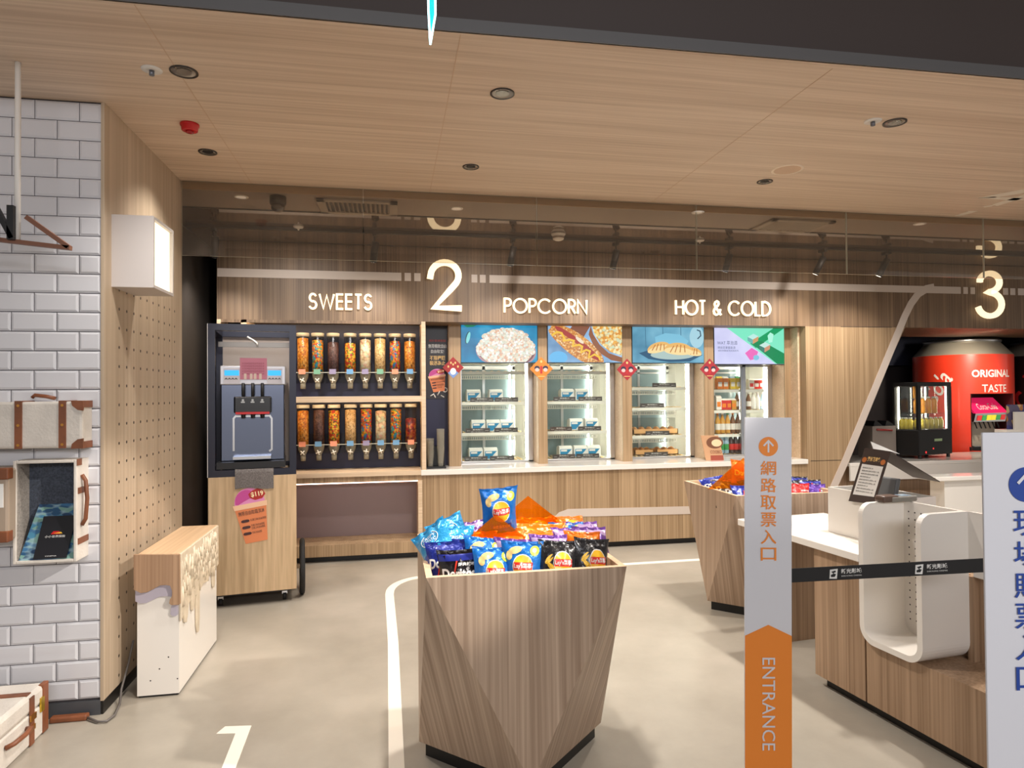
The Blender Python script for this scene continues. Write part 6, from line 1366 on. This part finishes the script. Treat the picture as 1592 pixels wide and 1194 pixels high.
wrap2('Coca-Cola', -.62, zt2-.85, 1.3, .32, mat('can_redtext', (190, 36, 40), .4), rot=1.2, shear=.35, bold=.01)
# countertop glass fridge
YJ = 6.95; j0, jc, j1 = wy(1394, 705, YJ), wy(1427, 705, YJ-.14), wy(1483, 705, YJ-.02)
K = [Vector((j0.x, YJ+.05, 0)), Vector((jc.x, YJ-.16, 0)), Vector((j1.x, YJ+.0, 0))]; K.append(K[0]+K[2]-K[1])
jz0 = cz3+.04; jzm, jz1 = wy(1440, 668, YJ-.1).z, wy(1440, 594, YJ-.1).z
t = thing('juice_fridge', 'black countertop glass fridge of orange juice bottles', 'display fridge', ((K[0].x+K[2].x)/2, YJ+.05, cz3))
q = MB(); q.prism_z([(p.x, p.y) for p in K], jz0, jzm); q.build('base', mat('fridge_black', (12, 10, 9), .4, spec=.25), t, bevel=.006)
q = MB(); q.prism_z([(p.x, p.y) for p in K], jz1-.05, jz1); q.build('top', mat('fridge_black', (12, 10, 9), .4, spec=.25), t, bevel=.006)
cen = (K[0]+K[2])/2
for i, p in enumerate(K):
    d = (cen-p)*.05; q = MB(); q.extr([p+d*0+ZA*jzm, p+(K[(i+1) % 4]-p)*.07+ZA*jzm, p+(K[(i+1) % 4]-p)*.07+(K[i-1]-p)*.1+ZA*jzm, p+(K[i-1]-p)*.1+ZA*jzm], ZA*(jz1-.05-jzm)); q.build('post', mat('fridge_black', (12, 10, 9), .4, spec=.25), t)
for i in range(4):
    a, b = K[i], K[(i+1) % 4]; n = (b-a).cross(ZA).normalized(); q = MB(); q.extr([a.lerp(b, .05)+ZA*jzm, a.lerp(b, .95)+ZA*jzm, a.lerp(b, .95)+ZA*(jz1-.05), a.lerp(b, .05)+ZA*(jz1-.05)], (cen-(a+b)/2).normalized()*.004); q.build('glass_pane', M_glass, t)
for k, p in enumerate(K):
    b = p.lerp(cen, .2); MB().box(b.x-.006, b.x+.006, b.y-.006, b.y+.006, jzm+.01, jz1-.06).build('led_strip', M_ledw, t)
def kp(a, b): return K[1]+(K[2]-K[1])*a+(K[0]-K[1])*b
shz = [jzm+.005, jzm+(jz1-jzm)*.34, jzm+(jz1-jzm)*.66]
for z in shz[1:]:
    q = MB(); q.prism_z([(p.x, p.y) for p in (kp(.06, .06), kp(.94, .06), kp(.94, .94), kp(.06, .94))], z-.006, z); q.build('shelf', M_glass, t)
for p in K: q = MB(); b = p.lerp(cen, .15); q.cyl((b.x, b.y, cz3), .02, .042, n=10); q.build('foot', M_black, t)
q = MB(); a, b = kp(.45, -.005), kp(.68, -.005); q.extr([a+ZA*(jz0+.16), b+ZA*(jz0+.16), b+ZA*(jz0+.19), a+ZA*(jz0+.19)], (0, -.003, 0)); q.build('badge', mat('badge_green', (150, 176, 130), .4), t)
q = MB(); a = kp(.42, -.004); q.disc(a+ZA*(jz0+.075), (K[2]-K[1]).normalized(), ZA, .012, .01, 10); a = kp(.2, -.004); q.disc(a+ZA*(jz0+.035), (K[2]-K[1]).normalized(), ZA, .012, .014, 10); q.build('power_light', mat('light_red', (230, 40, 40), .4, emit=1.5), t)
def juice(a, b, z, h, r, col, label, cap=(230, 230, 220)):
    p = kp(a, b); tj = thing('juice_bottle', label, 'bottle', (p.x, p.y, z), 'juice bottles in the black fridge')
    MB().lathe([(r, 0), (r, h*.72), (r*.6, h*.86), (r*.55, h*.9)], (p.x, p.y, z), 14).build('body', mat('juice_%d_%d' % col[:2], col, .25, coat=.4), tj); MB().lathe([(r*.62, h*.9), (r*.62, h)], (p.x, p.y, z), 12).build('cap', mat('juice_cap', cap, .4), tj)
OJ, YJ2 = (246, 160, 24), (214, 190, 60)
for i in range(6): juice(.14+.14*i, .25, shz[0], .14, .032, YJ2, 'yellow juice bottle on the bottom shelf of the black fridge, %s from left' % ordn[i])
for i in range(4): juice(.14+.17*i, .25, shz[1]+.001, .20, .036, OJ, 'orange juice bottle on the middle shelf of the black fridge, %s from left' % ordn[i])
juice(.13, .25, shz[2]+.001, .19, .036, OJ, 'single orange juice bottle on the top shelf of the black fridge')
for i in range(3): juice(.10, .45+.17*i, shz[0], .14, .032, YJ2, 'yellow juice bottle at the left pane of the black fridge, %s from the corner' % ordn[i])
# steel box with utensils left of the fridge
a, b = wy(1357, 704, 6.95), wy(1393, 662, 6.95); t = thing('utensil_box', 'grey steel box holding black utensils beside the black fridge', 'box', ((a.x+b.x)/2, 7.0, cz3))
MB().box(a.x, b.x, 6.95, 7.2, cz3+.001, b.z).build('box', mat('box_grey', (140, 130, 122), .4, .3), t, bevel=.004)
for k in (0.12, .62): x = a.x+(b.x-a.x)*k; MB().extr([(x, 6.98, b.z), (x+.13, 6.98, b.z), (x+.05, 6.98, b.z+.06), (x+.02, 6.98, b.z+.06)], (0, .15, 0)).build('utensil', M_black, t)
x = a.x+.05; MB().tube([(x, 6.94, b.z-.04), (x+.2, 6.93, b.z-.05)], .012, 8).build('handle', mat('tongs_red', (150, 40, 36), .4), t)
# white holder with magazine, red tray at the far right
a, b = wy(1578, 672, 5.7), wy(1600, 640, 5.7)
t = thing('leaflet_holder', 'white leaflet holder with a colour leaflet above the blue-lettered sign', 'holder', (a.x+.1, 5.7, 0.8)); MB().box(a.x, a.x+.4, 5.7, 5.72, wy(1500, 742, 5.7).z, b.z).build('front', M_white, t); MB().box(a.x-.05, a.x+.4, 5.74, 5.746, a.z, wy(1578, 629, 5.74).z).build('leaflet', cells('leaflet_print', [(60, 60, 120), (180, 120, 60), (90, 80, 110), (200, 170, 120)], 14, bump=0, gap=(60, 60, 90)), t)
MB().box(a.x-.14, a.x+.02, 5.66, 5.8, a.z-.03, a.z+.03).build('arm', M_white, t)
pr_ = wz(1520, 796, .93); q = MB(); tbox(q, ub+.05, ub+.5, .37, .58, .926, .945)
tag(q.build('red_folder', mat('folder_red', (206, 90, 96), .5), bevel=.004), 'red folder lying behind the white niche', 'folder')
